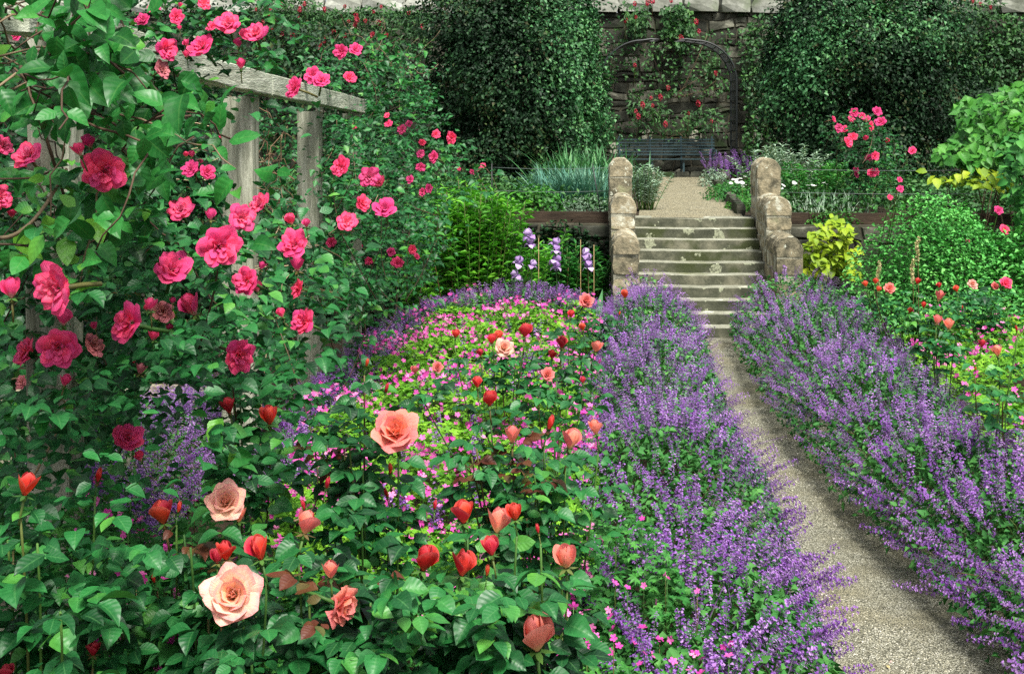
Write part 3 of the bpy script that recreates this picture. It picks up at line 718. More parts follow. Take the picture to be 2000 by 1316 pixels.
# ------------------------------------------------------------------ stepped parapets
def parapet(side, label):
    x0 = side * 0.905
    pw = thing('stone_parapet', label, 'parapet', SO, rz=PSI)
    secs = [(0.15, 1.10, 1.115, 0.0), (1.10, 2.05, 1.505, 0.015), (2.05, 2.72, 1.935, 0.03)]
    core = Geo(); rr = random.Random(5 + side); hw = 0.143
    for k, (ya, yb, top, sp) in enumerate(secs):
        xc = x0 + side * sp; zb = -0.05
        yb2 = yb + (0.02 if k < 2 else 0)
        # mortar core with a rounded top, slightly smaller than the stone faces
        n = 10; prof = [(hw, zb)] + [(hw * math.cos(math.pi * q / n), top - 0.155 + hw * math.sin(math.pi * q / n)) for q in range(n + 1)] + [(-hw, zb)]
        v = []
        for j in range(9):
            y = ya - 0.004 + (yb2 - ya + 0.004) * j / 8
            for (x, z) in prof: v.append((xc + x + rr.uniform(-0.006, 0.006), y, z + rr.uniform(-0.004, 0.004)))
        m = len(prof); f = []
        for j in range(8):
            for q in range(m - 1): f.append([j * m + q, j * m + q + 1, (j + 1) * m + q + 1, (j + 1) * m + q])
        f.append(list(range(m))); f.append([8 * m + q for q in range(m)][::-1])
        core.add(v, f)
    part('mortar_core', core.mesh('mortar_core', M['mortar']), pw)
    for k, (ya, yb, top, sp) in enumerate(secs):
        xc = x0 + side * sp
        # cap stones, half round
        y = ya - 0.01; first = True
        while y < yb - 0.05:
            L = 0.24 if first else rr.uniform(0.28, 0.46); L = min(L, yb - y); n = 10; v = []; r = 0.153 + rr.uniform(-0.004, 0.006)
            hgt = rr.uniform(0.05, 0.11)
            prof = [(r * 0.97, -hgt)] + [(r * math.cos(math.pi * q / n), r * math.sin(math.pi * q / n) * (1.02)) for q in range(n + 1)] + [(-r * 0.97, -hgt)]
            ys = [0.0, 0.025, L * 0.5, L - 0.03, L - 0.012]
            for j, yy_ in enumerate(ys):
                s = 0.93 if j in (0, 4) else 1.0
                for (x, z) in prof: v.append((xc + x * s + rr.uniform(-0.007, 0.007), y + yy_, top - 0.16 + z * s + rr.uniform(-0.007, 0.007)))
            m = len(prof); f = []
            for j in range(4):
                for q in range(m - 1): f.append([j * m + q, j * m + q + 1, (j + 1) * m + q + 1, (j + 1) * m + q])
            f.append(list(range(m))); f.append([4 * m + q for q in range(m)][::-1])
            part('cap_stone', Geo().add(v, f).mesh('cap_stone', M['pier'], False), pw); y += L; first = False
        # face stones on the pier front
        z = top - 0.215 - 0.03
        zmin = 0.0 if k == 0 else secs[k - 1][2] - 0.30
        q = 0
        while z > zmin + 0.05:
            h = rr.choice((0.10, 0.16, 0.20, 0.24)); h = min(h, z - zmin)
            if rr.random() < 0.75 or q == 0:
                part('stone', stone_me('pier', rr.randrange(8)), pw, (xc + rr.uniform(-0.008, 0.008), ya + 0.075, z - h / 2), None, (0.143, 0.092, h / 2 - 0.008))
            else:
                wl_ = rr.uniform(0.4, 0.6) * 0.29
                part('stone', stone_me('pier', rr.randrange(8)), pw, (xc - 0.145 + wl_ / 2, ya + 0.075, z - h / 2), None, (wl_ / 2 - 0.006, 0.088, h / 2 - 0.008))
                part('stone', stone_me('pier', rr.randrange(8)), pw, (xc + 0.145 - (0.29 - wl_) / 2, ya + 0.075, z - h / 2), None, ((0.29 - wl_) / 2 - 0.006, 0.088, h / 2 - 0.008))
            z -= h + rr.choice((0.02, 0.04, 0.07)); q += 1
        # stones of the two long faces
        for sd in (-1, 1):
            z = top - 0.22
            while z > 0.02:
                h = rr.uniform(0.11, 0.21); h = min(h, z + 0.05); y = ya + 0.17 + rr.uniform(0, 0.08)
                while y < yb - 0.1:
                    L = min(rr.uniform(0.16, 0.42), yb - y)
                    part('stone', stone_me('pier', rr.randrange(8)), pw, (xc + sd * 0.105, y + L / 2, z - h / 2), None, (0.044 + rr.uniform(0, 0.010), L / 2 - 0.012, h / 2 - 0.010)); y += L
                z -= h
    return pw
parapet(-1, 'stepped stone parapet wall with rounded caps, left of the steps beside the irises')
parapet(1, 'stepped stone parapet wall with rounded caps, right of the steps beside the golden leaves')

# ------------------------------------------------------------------ retaining walls of the terrace and their timber edging
def rubble_face(wall, x0, x1, z0, z1, ymid, xform, mat, rr, sx=(0.25, 0.6), sz=(0.16, 0.34), single_x=None, depth=0.10):
    """coursed rubble with wandering beds and slanted joints; stones inside single_x become parts of their own"""
    g = Geo(); any_ = False; zs = [z0]
    while zs[-1] < z1 - 0.08: zs.append(min(z1, zs[-1] + rr.uniform(*sz)))
    zs[-1] = z1; ph = [(rr.uniform(0, 6), rr.uniform(0, 6)) for _ in zs]
    def bed(k, x):
        if k in (0, len(zs) - 1): return zs[k]
        a, c = ph[k]; return zs[k] + 0.055 * math.sin(x * 1.9 + a) + 0.035 * math.sin(x * 5.3 + c)
    for k in range(len(zs) - 1):
        x = x0 - rr.uniform(0, 0.3); sl0 = rr.uniform(-0.06, 0.06)
        while x < x1:
            L = rr.uniform(*sx) * rr.choice((0.6, 1, 1, 1.4)); sl1 = rr.uniform(-0.07, 0.07); e = 0.014
            quads = [(0.0, 1.0)] if rr.random() > 0.22 else [(0.0, 0.45 + rr.uniform(-.1, .1))]
            if quads[0][1] < 1: quads.append((quads[0][1], 1.0))
            for f0, f1 in quads:
                def pt(t, f):
                    xx = x + (sl0 if t < .5 else 0) * (f - .5) + t * L + (sl1 if t > .5 else 0) * (f - .5); lo = bed(k, xx); hi = bed(k + 1, xx); return np.array([xx, lo + (hi - lo) * f])
                ring = [pt(0, f0), pt(.5, f0), pt(1, f0), pt(1, (f0 + f1) / 2), pt(1, f1), pt(.5, f1), pt(0, f1), pt(0, (f0 + f1) / 2)]
                c = np.mean(ring, 0); yf = ymid - depth + rr.uniform(-0.03, 0.03); V = []
                for (ins, yy_) in ((e, ymid + depth), (e, yf + 0.035), (e + 0.022, yf)):
                    for q in ring:
                        dv = q - c; ln = np.linalg.norm(dv); q2 = c + dv * max(0.3, 1 - ins / ln) + np.array([rr.uniform(-.006, .006), rr.uniform(-.006, .006)]); V.append((q2[0], yy_, q2[1]))
                V.append((c[0], yf - rr.uniform(0, 0.025), c[1])); V = np.array(V); F = []
                for r_ in range(2):
                    for q in range(8): F.append([r_ * 8 + q, r_ * 8 + (q + 1) % 8, r_ * 8 + 8 + (q + 1) % 8, r_ * 8 + 8 + q])
                for q in range(8): F.append([16 + q, 16 + (q + 1) % 8, 24])
                if single_x and single_x[0] < c[0] < single_x[1]:
                    o = np.array([c[0], ymid, c[1]]); part('stone', Geo().add(V - o, F).mesh('stone', M[mat], False), wall, o)
                else: g.add(V, F, (0, 0, rr.random())); any_ = True
            x += L; sl0 = sl1
    if any_: part('stonework', g.mesh('stonework', M[mat], False), wall, kind='stuff')

for xa, xb, lab, lab2 in ((-9.0, -1.07, 'low dark rubble retaining wall below the terrace, left of the steps', 'dark timber board edging the terrace bed left of the steps'), (1.10, 9.0, 'low dark rubble retaining wall below the terrace, right of the steps', 'dark timber board edging the terrace bed right of the steps')):
    w = thing('retaining_wall', lab, 'wall', SO, rz=PSI)
    g = Geo(); box(g, xa, xb, FY - 0.285, FY - 0.004, -0.1, TERR - 0.09); part('core', g.mesh('core', M['rubble_joint'], False), w)
    rubble_face(w, xa, xb, 0.0, TERR - 0.1, FY - 0.22, None, 'rubble', random.Random(int(xb * 10)), single_x=(xa, xb) if xa < 0 and False else ((-3.2, -1.0) if xa < 0 else (1.0, 3.2)))
    g = Geo(); box(g, xa, xb, FY - 0.14, FY - 0.05, TERR - 0.085, TERR + 0.055)
    e = single('timber_edging', g.mesh('timber_edging', M['sleeper'], False), lab2, 'timber edging', SO); e.rotation_euler = (0, 0, PSI)

# ------------------------------------------------------------------ the high garden wall
WY = 30.0
gw = thing('garden_wall', 'tall weathered rubble stone wall with pale coping behind the bench', 'wall', (0, WY, TERR))
g = Geo(); box(g, -16, 17, -0.035, 0.6, -0.2, 4.02); part('core', g.mesh('core', M['rubble_joint'], False), gw)
rubble_face(gw, -16, 17, -0.1, 4.02, 0.06, None, 'rubble', random.Random(3), sx=(0.22, 0.62), sz=(0.20, 0.38), single_x=(2.1, 6.9), depth=0.13)
rr = random.Random(8); x = -16.0
while x < 17:
    L = rr.uniform(0.7, 1.3); g = Geo()
    v, fs, a = STONE_T[rr.randrange(8)]
    part('coping_stone', stone_me('coping', rr.randrange(8)), gw, (x + L / 2, 0.2, 4.20 + rr.uniform(-0.02, 0.02)), None, (L / 2 - 0.008, 0.44, 0.19)); x += L

# ------------------------------------------------------------------ low stone edgings of the upper path
ed = thing('path_edging', 'row of small upright edging stones along the right side of the upper path', 'edging', (2.98, 15.9, TERR))
rr = random.Random(4)
for i in range(44):
    t = (i + 0.5) / 44
    part('edging_stone', stone_me('rubble', rr.randrange(8)), ed, (0.07 + t * 1.62, 0.25 + t * 12.6, 0.05), None, (0.055, 0.14, 0.085 + rr.uniform(-0.015, 0.02)))
ed2 = thing('path_edging', 'low stone kerb across the end of the upper path, in front of the bench', 'edging', (3.1, 28.85, TERR))
for i in range(5):
    part('edging_stone', stone_me('rubble', rr.randrange(8)), ed2, (0.05 + i * 0.31, rr.uniform(-0.02, 0.02), 0.03), None, (0.15, 0.09, 0.09))

# ------------------------------------------------------------------ bench
bx0, bx1, by = 2.55, 4.93, 28.95
be = thing('garden_bench', 'long dark slatted metal bench against the high stone wall', 'bench', ((bx0 + bx1) / 2, by, TERR))
hw = (bx1 - bx0) / 2
for i in range(6):
    g = Geo(); z = 0.50 + i * 0.072; y = 0.42 + 0.05 * i * 0.35
    box(g, -hw, hw, y - 0.010, y + 0.010, z, z + 0.040); part('back_slat', g.mesh('back_slat', M['bench'], False), be)
for i in range(5):
    g = Geo(); y = 0.0 + i * 0.085; box(g, -hw, hw, y - 0.033, y + 0.033, 0.405, 0.430 - 0.002 * i); part('seat_slat', g.mesh('seat_slat', M['bench'], False), be)
for i in range(4):
    x = -hw + 0.06 + i * (2 * hw - 0.12) / 3
    g = Geo(); box(g, x - 0.022, x + 0.022, 0.02, 0.052, 0.0, 0.404); box(g, x - 0.02, x + 0.02, 0.015, 0.40, 0.372, 0.402); part('leg', g.mesh('leg', M['bench'], False), be)
    g = Geo(); tube(g, [(x, 0.47, 0.0), (x, 0.44, 0.4), (x, 0.455, 0.55), (x, 0.535, 0.96)], 0.022, 0.022, 6); part('back_support', g.mesh('back_support', M['bench'], False), be)
for i in (0, 3):
    x = -hw + 0.03 + (i / 3) * (2 * hw - 0.06); g = Geo(); tube(g, [(x, 0.0, 0.40), (x, -0.01, 0.55), (x, 0.06, 0.63), (x, 0.46, 0.64)], 0.018, 0.018, 6); part('armrest', g.mesh('armrest', M['bench'], False), be)

# ------------------------------------------------------------------ iron arch
ar = thing('iron_arch', 'black iron rose arch with laddered hoop standing over the bench', 'arch', (3.58, 27.6, TERR))
def hoop(hw_, top, r, n=12):
    p = [(-hw_, z) for z in np.linspace(0, top - r, 8)]
    p += [(-hw_ + r - r * math.cos(t), top - r + r * 0.98 * math.sin(t)) for t in np.linspace(0, math.pi / 2, n)[1:]]
    q = [(-x, z) for x, z in p[::-1]]
    mid = [(x, top - r * 0.02 + 0.03) for x in np.linspace(-hw_ + r, hw_ - r, 7)[1:-1]]
    return np.array(p + mid + q)
hp = hoop(1.55, 3.18, 0.95)
for nm, dy, in (('front_hoop', 0.0), ('rear_hoop', 0.72)):
    g = Geo(); tube(g, np.stack([hp[:, 0], np.full(len(hp), dy), hp[:, 1]], 1), 0.026, 0.026, 6); part(nm, g.mesh(nm, M['iron']), ar)
for i in range(3):
    g = Geo(); dy = 0.18 * (i + 1); tube(g, np.stack([hp[:, 0] * 0.995, np.full(len(hp), dy), hp[:, 1] - 0.01], 1), 0.010, 0.010, 4); part('hoop_rod', g.mesh('hoop_rod', M['iron']), ar)
sl = np.concatenate([[0], np.cumsum(np.linalg.norm(np.diff(hp, axis=0), axis=1))])
for s in np.arange(0.15, sl[-1], 0.23):
    x = np.interp(s, sl, hp[:, 0]); z = np.interp(s, sl, hp[:, 1]); g = Geo()
    tube(g, [(x, 0, z), (x, 0.36, z), (x, 0.72, z)], 0.013, 0.013, 4); part('rung', g.mesh('rung', M['iron']), ar)

# ------------------------------------------------------------------ wires and their posts along the terrace edge
for (xa, xb, z, lab) in ((-2.6, -1.05, 1.80, 'upper thin wire strung left of the steps above the timber edging'), (-2.6, -1.05, 1.50, 'lower thin wire strung left of the steps above the timber edging'),
                         (1.06, 4.0, 1.79, 'upper thin wire strung from the parapet towards the red rose'), (1.06, 4.0, 1.49, 'lower thin wire strung from the parapet towards the red rose')):
    g = Geo(); p = [sw(x, FY - 0.09, z - 0.02 * math.sin(math.pi * (x - xa) / (xb - xa))) - SO for x in np.linspace(xa, xb, 9)]
    tube(g, p, 0.0028, 0.0028, 4); single('fence_wire', g.mesh('fence_wire', M['wire']), lab, 'wire', SO)
for x, tilt, lab in ((-1.18, -0.12, 'thin dark leaning iron stake beside the left parapet'), (-2.62, 0.0, 'thin dark iron stake holding the wires among the green bush'), (4.02, 0.0, 'thin dark iron stake holding the wires behind the bushy green herb')):
    g = Geo(); tube(g, [sw(x - tilt * 0.2, FY - 0.09, 1.0) - SO, sw(x + tilt, FY - 0.09, 1.85) - SO], 0.010, 0.008, 6); single('fence_stake', g.mesh('fence_stake', M['iron']), lab, 'stake', SO)
# ------------------------------------------------------------------ pergola
pg = thing('wooden_pergola', 'weathered grey timber pergola of square posts and heavy beams under the pink roses', 'pergola', (-1.64, 7.4, 0))
PB = np.array([-1.64, 7.4, 0.0])
def timber(g, p0, p1, w, h, nseg=8, seed=0):
    """a squared balk with slightly uneven faces and worn corners"""
    rr = random.Random(seed); p0 = np.asarray(p0, float); p1 = np.asarray(p1, float); T = unit(p1 - p0)
    up = np.array([0, 0, 1.0]) if abs(T[2]) < 0.9 else np.array([0, 1.0, 0]); S = unit(np.cross(T, up)); U = np.cross(S, T)
    c = 0.07; sec = [(-1 + c, -1), (1 - c, -1), (1, -1 + c), (1, 1 - c), (1 - c, 1), (-1 + c, 1), (-1, 1 - c), (-1, -1 + c)]; v = []; f = []
    for i in range(nseg + 1):
        q = p0 + (p1 - p0) * i / nseg
        for a, b in sec: v.append(q + S * (a * w / 2 + rr.uniform(-0.003, 0.003)) + U * (b * h / 2 + rr.uniform(-0.003, 0.003)))
    for i in range(nseg):
        for k in range(8): f.append([i * 8 + k, i * 8 + (k + 1) % 8, (i + 1) * 8 + (k + 1) % 8, (i + 1) * 8 + k])
    f.append(list(range(8))[::-1]); f.append([nseg * 8 + k for k in range(8)]); g.add(v, f)
bm_pts = [at(150, 55, 4.6), at(335, 122, 6.0), at(515, 166, 7.55), at(604, 187, 9.5), at(708, 209, 11.6)]
bm_pts[3] = (bm_pts[2] * 0.5 + bm_pts[4] * 0.5)
for k, (a, b) in enumerate(((0, 1), (1, 2), (2, 4))):
    p, q = bm_pts[a].copy(), bm_pts[b].copy(); e = unit(q - p) * 0.004; g = Geo(); timber(g, p + e - PB, q - e - PB, 0.115, 0.128, 10, k)
    part('beam', g.mesh('beam', M['beam_wood'], False), pg)
for k, (px, d, ytop, w) in enumerate(((470, 7.5, 190, 0.19), (605, 9.6, 218, 0.175), (108, 4.45, 60, 0.155), (688, 11.3, 222, 0.16))):
    p = at(px, ytop, d); g = Geo(); timber(g, np.array([p[0], p[1], -0.1]) - PB, p - PB, w, w, 14, 20 + k); part('post', g.mesh('post', M['old_wood'], False), pg)
for k, (px, py, d) in enumerate(((40, 20, 3.7),)):
    g = Geo(); timber(g, at(20, 20, 3.7) - PB, bm_pts[0] - unit(bm_pts[1] - bm_pts[0]) * 0.004 - PB, 0.115, 0.128, 8, 44); part('beam', g.mesh('beam', M['beam_wood'], False), pg)

# low stone kerb and gravel seen through the pergola
kb = thing('stone_kerb', 'low kerb of squared pale stone blocks seen through the pergola behind the roses', 'kerb', (-3.0, 9.6, 0))
rr = random.Random(2)
for i in range(9):
    part('stone', stone_me('pier', rr.randrange(8)), kb, (-1.6 + i * 0.43, rr.uniform(-0.02, 0.02), 0.11), None, (0.205, 0.16, 0.13))
v, f = sheet(-7.5, -1.95, 4.0, 9.3, 10, 10, lambda X, Y: 0.008 + 0 * X)
struct('side_path', Geo().add(v, f).mesh('side_path', M['gravel']))

# ------------------------------------------------------------------ plant builders
TINY_T = [leaf_tm(2, 1, 0.26 + 0.06 * k, 0.8, 0.8, fold=0.2, droop=0.15 + 0.2 * k, seed=60 + k) for k in range(3)]

def lump_radius(dirs, seed, amp=0.16, n=7):
    rr = np.random.default_rng(abs(seed)); k = unit(rr.normal(0, 1, (n, 3))); ph = rr.uniform(0, 6.28, n); fq = rr.uniform(2.5, 7, n)
    return 1 + amp * np.sin(dirs @ k.T * fq + ph).mean(1) * 2.2

def crown_points(n, c, rad, seed, shell=0.35, amp=0.16, zmin=None):
    d = unit(R.normal(0, 1, (n, 3))); r = lump_radius(d, seed, amp) * (1 - shell * R.uniform(0, 1, n) ** 1.6) * np.where(R.uniform(0, 1, n) < 0.06, R.uniform(1.0, 1.14, n), 1.0)
    p = np.asarray(c) + d * r[:, None] * np.asarray(rad)
    if zmin is not None: p = p[p[:, 2] > zmin]
    return p

def leaf_mass(name, mat, tms, pos, centre, size, base, parent, kind=None, up=0.8, out=0.7, jit=0.6, droop=0.35):
    al, no = cloud_orient(pos, centre, up, out, jit, droop)
    n = len(pos); sz = size * R.uniform(0.65, 1.25, n)
    if n and (pos[:, 1].min() > 11 or size < 0.045): tms = FLANCE_T if tms is LANCE_T else FLECK_T
    g = Geo().copies(tms, R.integers(0, len(tms), n), pos - base, al, no, sz, R.uniform(0, 1, n))
    return part(name, g.mesh(name, M[mat]), parent, kind=kind)

def stems_part(parent, base, lines, r0, r1, mat='stem', name='stem', n=4, split=False):
    if split and FLOWERS:
        lines = [q for q in lines if open_view(np.asarray(q), 0.028).all()]
    if split or len(lines) <= 3:
        for p in lines:
            g = Geo(); tube(g, np.asarray(p) - base, r0, r1, n, 0, random.random()); part(name, g.mesh(name, M[mat]), parent)
        return
    g = Geo(); name += 's'
    for p in lines: tube(g, np.asarray(p) - base, r0, r1, n, 0, random.random())
    return part(name, g.mesh(name, M[mat]), parent, kind='stuff')

# ------------------------------------------------------------------ great dark shrubs on the terrace
def great_shrub(label, lobes, n, seed, fresh=None):
    """lobes: (px, py, d, rx m, rz m) ellipsoids of one crown"""
    b = at(np.mean([q[0] for q in lobes]), 0, 25.4); base = np.array([b[0], 25.4, TERR - 0.03])
    t = thing('dark_shrub', label, 'shrub', base)
    tot = sum(q[3] * q[4] for q in lobes); P = []; C = []
    for k, (px, py, d, rx, rz) in enumerate(lobes):
        c = at(px, py, d); p = crown_points(int(n * rx * rz / tot), c, (rx, min(rx, 1.3), rz), seed + k, 0.45, 0.34, TERR + 0.1)
        P.append(p); C.append(np.broadcast_to(c, p.shape))
    P = np.concatenate(P); C = np.concatenate(C)
    sh = []   # loose arching sprays break the outline
    for i in R.integers(0, len(P), 520):
        o = unit(P[i] - C[i] + R.normal(0, .3, 3)); q = P[i]
        for j in range(14): sh.append(q + R.normal(0, .035, 3)); o = unit(o + np.array([0, 0, -.09])); q = q + o * .058
    P = np.concatenate([P, np.array(sh)]); C = np.concatenate([C, np.broadcast_to(at(np.mean([q[0] for q in lobes]), 180, 25.4), (len(sh), 3))])
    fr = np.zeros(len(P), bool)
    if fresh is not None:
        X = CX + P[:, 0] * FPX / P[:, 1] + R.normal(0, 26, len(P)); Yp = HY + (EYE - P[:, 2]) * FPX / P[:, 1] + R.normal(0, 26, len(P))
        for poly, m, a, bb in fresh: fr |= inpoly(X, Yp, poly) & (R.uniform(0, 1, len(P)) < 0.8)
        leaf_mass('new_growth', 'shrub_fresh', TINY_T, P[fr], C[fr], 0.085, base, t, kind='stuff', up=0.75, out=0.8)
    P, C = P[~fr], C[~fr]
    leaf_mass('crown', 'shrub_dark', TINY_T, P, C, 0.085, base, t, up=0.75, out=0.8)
    ls = []
    for k, (px, py, d, rx, rz) in enumerate(lobes):
        for j in range(3):
            e = at(px, py, d) + R.normal(0, 0.3, 3); ls.append(bez(base + np.array([R.uniform(-.3, .3), R.uniform(-.2, .2), 0]), (base + e) / 2 + R.normal(0, .2, 3), e, 6))
    stems_part(t, base, ls, 0.05, 0.015, 'bark', 'trunk')
    return t
great_shrub('huge dark green shrub left of the iron arch, spreading over the wall',
            [(1000, 120, 25.0, 1.45, 1.9), (940, 40, 25.4, 1.15, 1.3), (1080, 60, 25.2, 1.15, 1.6), (960, 270, 25.0, 1.05, 1.0), (1080, 250, 25.2, 1.05, 1.2), (1150, 190, 25.8, 0.5, 1.0), (880, 190, 25.6, 0.6, 1.2)], 66000, 3,
            [([(1090, 60), (1170, 40), (1200, 150), (1225, 230), (1215, 330), (1130, 340), (1110, 250), (1060, 150)], 8200, 23.8, 25.0), ([(1000, 0), (1200, 0), (1200, 70), (1100, 90)], 1800, 24.2, 25.4)])
great_shrub('huge dark green shrub right of the iron arch behind the red rose',
            [(1690, 130, 25.0, 1.75, 1.6), (1620, 40, 25.2, 1.25, 1.2), (1770, 40, 25.2, 1.35, 1.3), (1580, 210, 25.4, 0.9, 1.1), (1800, 200, 25.2, 1.1, 1.2), (1690, 290, 24.8, 1.4, 0.8), (1530, 120, 25.8, 0.5, 0.9)], 70000, 13,
            [([(1520, 60), (1640, 20), (1660, 110), (1600, 200), (1530, 260), (1500, 200)], 5200, 23.8, 24.8), ([(1600, 0), (1850, 0), (1870, 120), (1820, 100), (1700, 60)], 4600, 23.6, 24.6)])

# ------------------------------------------------------------------ plants growing on the high wall
def wall_creeper(label, poly, n, d0=29.3, d1=29.85, mat='ivy', size=0.12, name='wall_creeper', cat='creeper'):
    p = px_cloud(poly, n, d0, d1); base = np.array([p[:, 0].mean(), 29.85, p[:, 2].min()])
    t = thing(name, label, cat, base)
    leaf_mass('foliage', mat, SMALL_T, p, np.array([base[0], 31.5, p[:, 2].mean()]), size, base, t, up=0.5, out=0.8)
    lo = p[np.argsort(p[:, 2])[:6]]; stems_part(t, base, [bez(base, (base + q) / 2 + R.normal(0, .1, 3), p[R.integers(len(p))], 6) for q in lo], 0.012, 0.005, 'bark')
    return t
wall_creeper('green creeper hanging below the coping above the arch', [(1290, 15), (1345, 10), (1360, 60), (1330, 100), (1300, 70)], 520)
wall_creeper('small tuft of creeper left of the arch top on the wall', [(1225, 30), (1265, 25), (1262, 66), (1235, 75)], 230)
wall_creeper('creeper climbing the wall right of the arch leg', [(1440, 60), (1500, 20), (1520, 150), (1510, 330), (1450, 340), (1455, 220)], 1100)
wall_creeper('leafy growth low on the wall above the bench back', [(1225, 190), (1260, 200), (1330, 230), (1420, 225), (1425, 275), (1230, 275)], 230, size=0.10)
wall_creeper('sparse weeds rooted in the wall below the arch top', [(1200, 60), (1430, 60), (1425, 190), (1230, 190)], 800, size=0.10)
wall_creeper('dense creeper covering the wall at the far right', [(1840, 25), (2000, 30), (2030, 60), (2030, 220), (1900, 210), (1860, 120)], 3000)
wall_creeper('creeper mass on the wall behind the dark shrub and the big-leaved shrub', [(1850, 150), (2030, 190), (2030, 400), (1800, 380)], 2600, 25.5, 27.0, 'shrub_dark')
wall_creeper('dark ivy on the wall behind the pergola beam', [(330, -20), (700, 60), (840, 100), (850, 330), (500, 300), (300, 200)], 5200, 27.5, 29.0, 'shrub_dark', 0.13)
wall_creeper('dark ivy covering the wall at the far left', [(-60, -30), (330, -30), (330, 350), (-60, 350)], 4200, 27.5, 29.0, 'shrub_dark', 0.13)

HEAD_T = [flower5_tm(0.3, 70 + k, 5, 0.5) for k in range(2)]
def valerian(label, poly, heads, nf, d=28.9, big=False):
    """leafy wall plant with domed red flower heads"""
    p = px_cloud(poly, nf, d, d + 0.7); base = np.array([p[:, 0].mean(), 29.8, p[:, 2].min()])
    t = thing('red_valerian', label, 'valerian', base, 'red valerian rooted in the high wall')
    leaf_mass('foliage', 'ivy', LANCE_T, p, np.array([base[0], 30.5, p[:, 2].mean() - .4]), 0.14, base, t, up=0.6, out=0.8)
    ls = []
    hm = []
    for k in range(2):
        n = 70; q = crown_points(n, (0, 0, 0.0), (0.045, 0.045, 0.07), 5 + k, 0.3, 0.2); g = Geo().copies(HEAD_T, R.integers(0, 2, n), q, unit(R.normal(0, 1, (n, 3))), unit(q) + (0, 0, .4), 0.030, R.uniform(0, 1, n)); hm.append(g.mesh('flower_head', M['valerian'], False))
    for (x, y) in heads:
        e = at(x, y, d - 0.05 + random.uniform(-.15, .15)); part('flower_head', hm[random.randrange(2)], t, e - base, None, random.uniform(0.6, 1.25)); ls.append(bez(e + np.array([0, .35, -.5]), e + np.array([0, .05, -.3]), e, 5))
    if ls: stems_part(t, base, ls, 0.008, 0.005)
    return t
def rpts(x0, x1, y0, y1, n): return [(random.uniform(x0, x1), random.uniform(y0, y1)) for _ in range(n)]
valerian('red valerian tumbling down the wall behind the pink roses above the beam', [(480, -10), (600, -10), (650, 30), (640, 110), (560, 140), (500, 120)], rpts(500, 640, 2, 115, 22), 2600)
valerian('red valerian on the wall left of the great dark shrub, under the coping', [(640, 20), (760, 10), (840, 25), (840, 110), (700, 130), (640, 100)], rpts(650, 830, 12, 75, 17), 2300)
valerian('scattered valerian flowering on the bare wall under the arch', [(1230, 190), (1300, 195), (1310, 240), (1240, 250)], [(1240, 128), (1272, 192), (1255, 205), (1242, 218), (1290, 190), (1247, 228), (1275, 207), (1300, 243)], 160)
valerian('few red valerian heads low on the wall near the right arch leg', [(1330, 215), (1400, 210), (1400, 250), (1340, 250)], [(1345, 222), (1364, 203), (1390, 237), (1305, 172), (1398, 144)], 130)
valerian('red valerian sprouting at the coping above the arch', [(1215, 10), (1270, 5), (1265, 50), (1225, 60)], [(1240, 8), (1242, 34), (1222, 40), (1265, 6), (1275, 2), (1311, 2), (1360, 43), (1365, 62), (1330, 75)], 180)
valerian('red valerian on the coping above the dense creeper at the far right', [(1880, -10), (1960, -5), (1950, 25), (1890, 25)], [(1915, 8), (1935, 15), (1900, 2), (1885, 6)], 160)

# ------------------------------------------------------------------ the terrace beds
def blades(t, base, cx, cy, cz, n, L, spread, mat='blue_blade', name='blade_tuft', wide=1.0):
    p = np.stack([cx + R.normal(0, spread[0], n), cy + R.normal(0, spread[1], n), np.full(n, cz)], 1)
    o = unit(R.normal(0, 1, (n, 3)) * (1, 1, 0)); al = unit(np.array([0, 0, 1.0]) + o * R.uniform(0.05, 0.8, (n, 1)))
    g = Geo().copies(BLADE_T, R.integers(0, 3, n), p - base, al, np.cross(np.cross(al, [0, 0, 1.0]), al) + 0.01, L * R.uniform(0.6, 1.15, n), R.uniform(0, 1, n), wide=np.full(n, wide))
    return part(name, g.mesh(name, M[mat]), t, kind='stuff')
def ground_plant(name, label, cat, px, d, z=None):
    base = np.array([(px - CX) * d / FPX, d, TERR - 0.03 if z is None else z]); return thing(name, label, cat, base), base

t, b = ground_plant('blue_oat_grass', 'tuft of blue-green ornamental grass behind the left parapet', 'grass tuft', 1140, 17.8)
blades(t, b, b[0], b[1], b[2], 900, 0.62, (0.20, 0.16), wide=0.8)
t, b = ground_plant('blue_oat_grass', 'second blue-green grass tuft farther left beside the great dark shrub', 'grass tuft', 1095, 19.2)
blades(t, b, b[0], b[1], b[2], 600, 0.60, (0.22, 0.2), wide=0.8)
t, b = ground_plant('tall_grass', 'tall thin grass against the left great shrub, above the blue grass', 'grass tuft', 1140, 22.5)
blades(t, b, b[0], b[1], b[2], 600, 0.85, (0.40, 0.3), 'shrub_fresh', wide=0.9)

def mound(name, label, cat, px, d, rx, ry, rz, n, size, mat, tms=TINY_T, z=None, up=0.9, zc=0.0):
    t, b = ground_plant(name, label, cat, px, d, z)
    p = crown_points(n, b + np.array([0, 0, zc]), (rx, ry, rz), int(px), 0.5, 0.16, b[2] + 0.01)
    leaf_mass('foliage', mat, tms, p, b - np.array([0, 0, 0.2]), size, b, t, up=up)
    stems_part(t, b, [bez(b, b + np.array([0, 0, rz * .5]), p[R.integers(len(p))], 4) for _ in range(8)], 0.006, 0.003)
    return t, b, p
mound('silver_mound', 'low mound of silvery feathery foliage on the timber edging left of the steps', 'silver plant', 1130, 16.9, 0.40, 0.28, 0.22, 3200, 0.045, 'silver', LANCE_T)
mound('trailing_herb', 'loose green herb spilling over the timber edging left of the steps', 'herb', 1040, 16.6, 0.45, 0.3, 0.42, 1300, 0.07, 'bright', SMALL_T)
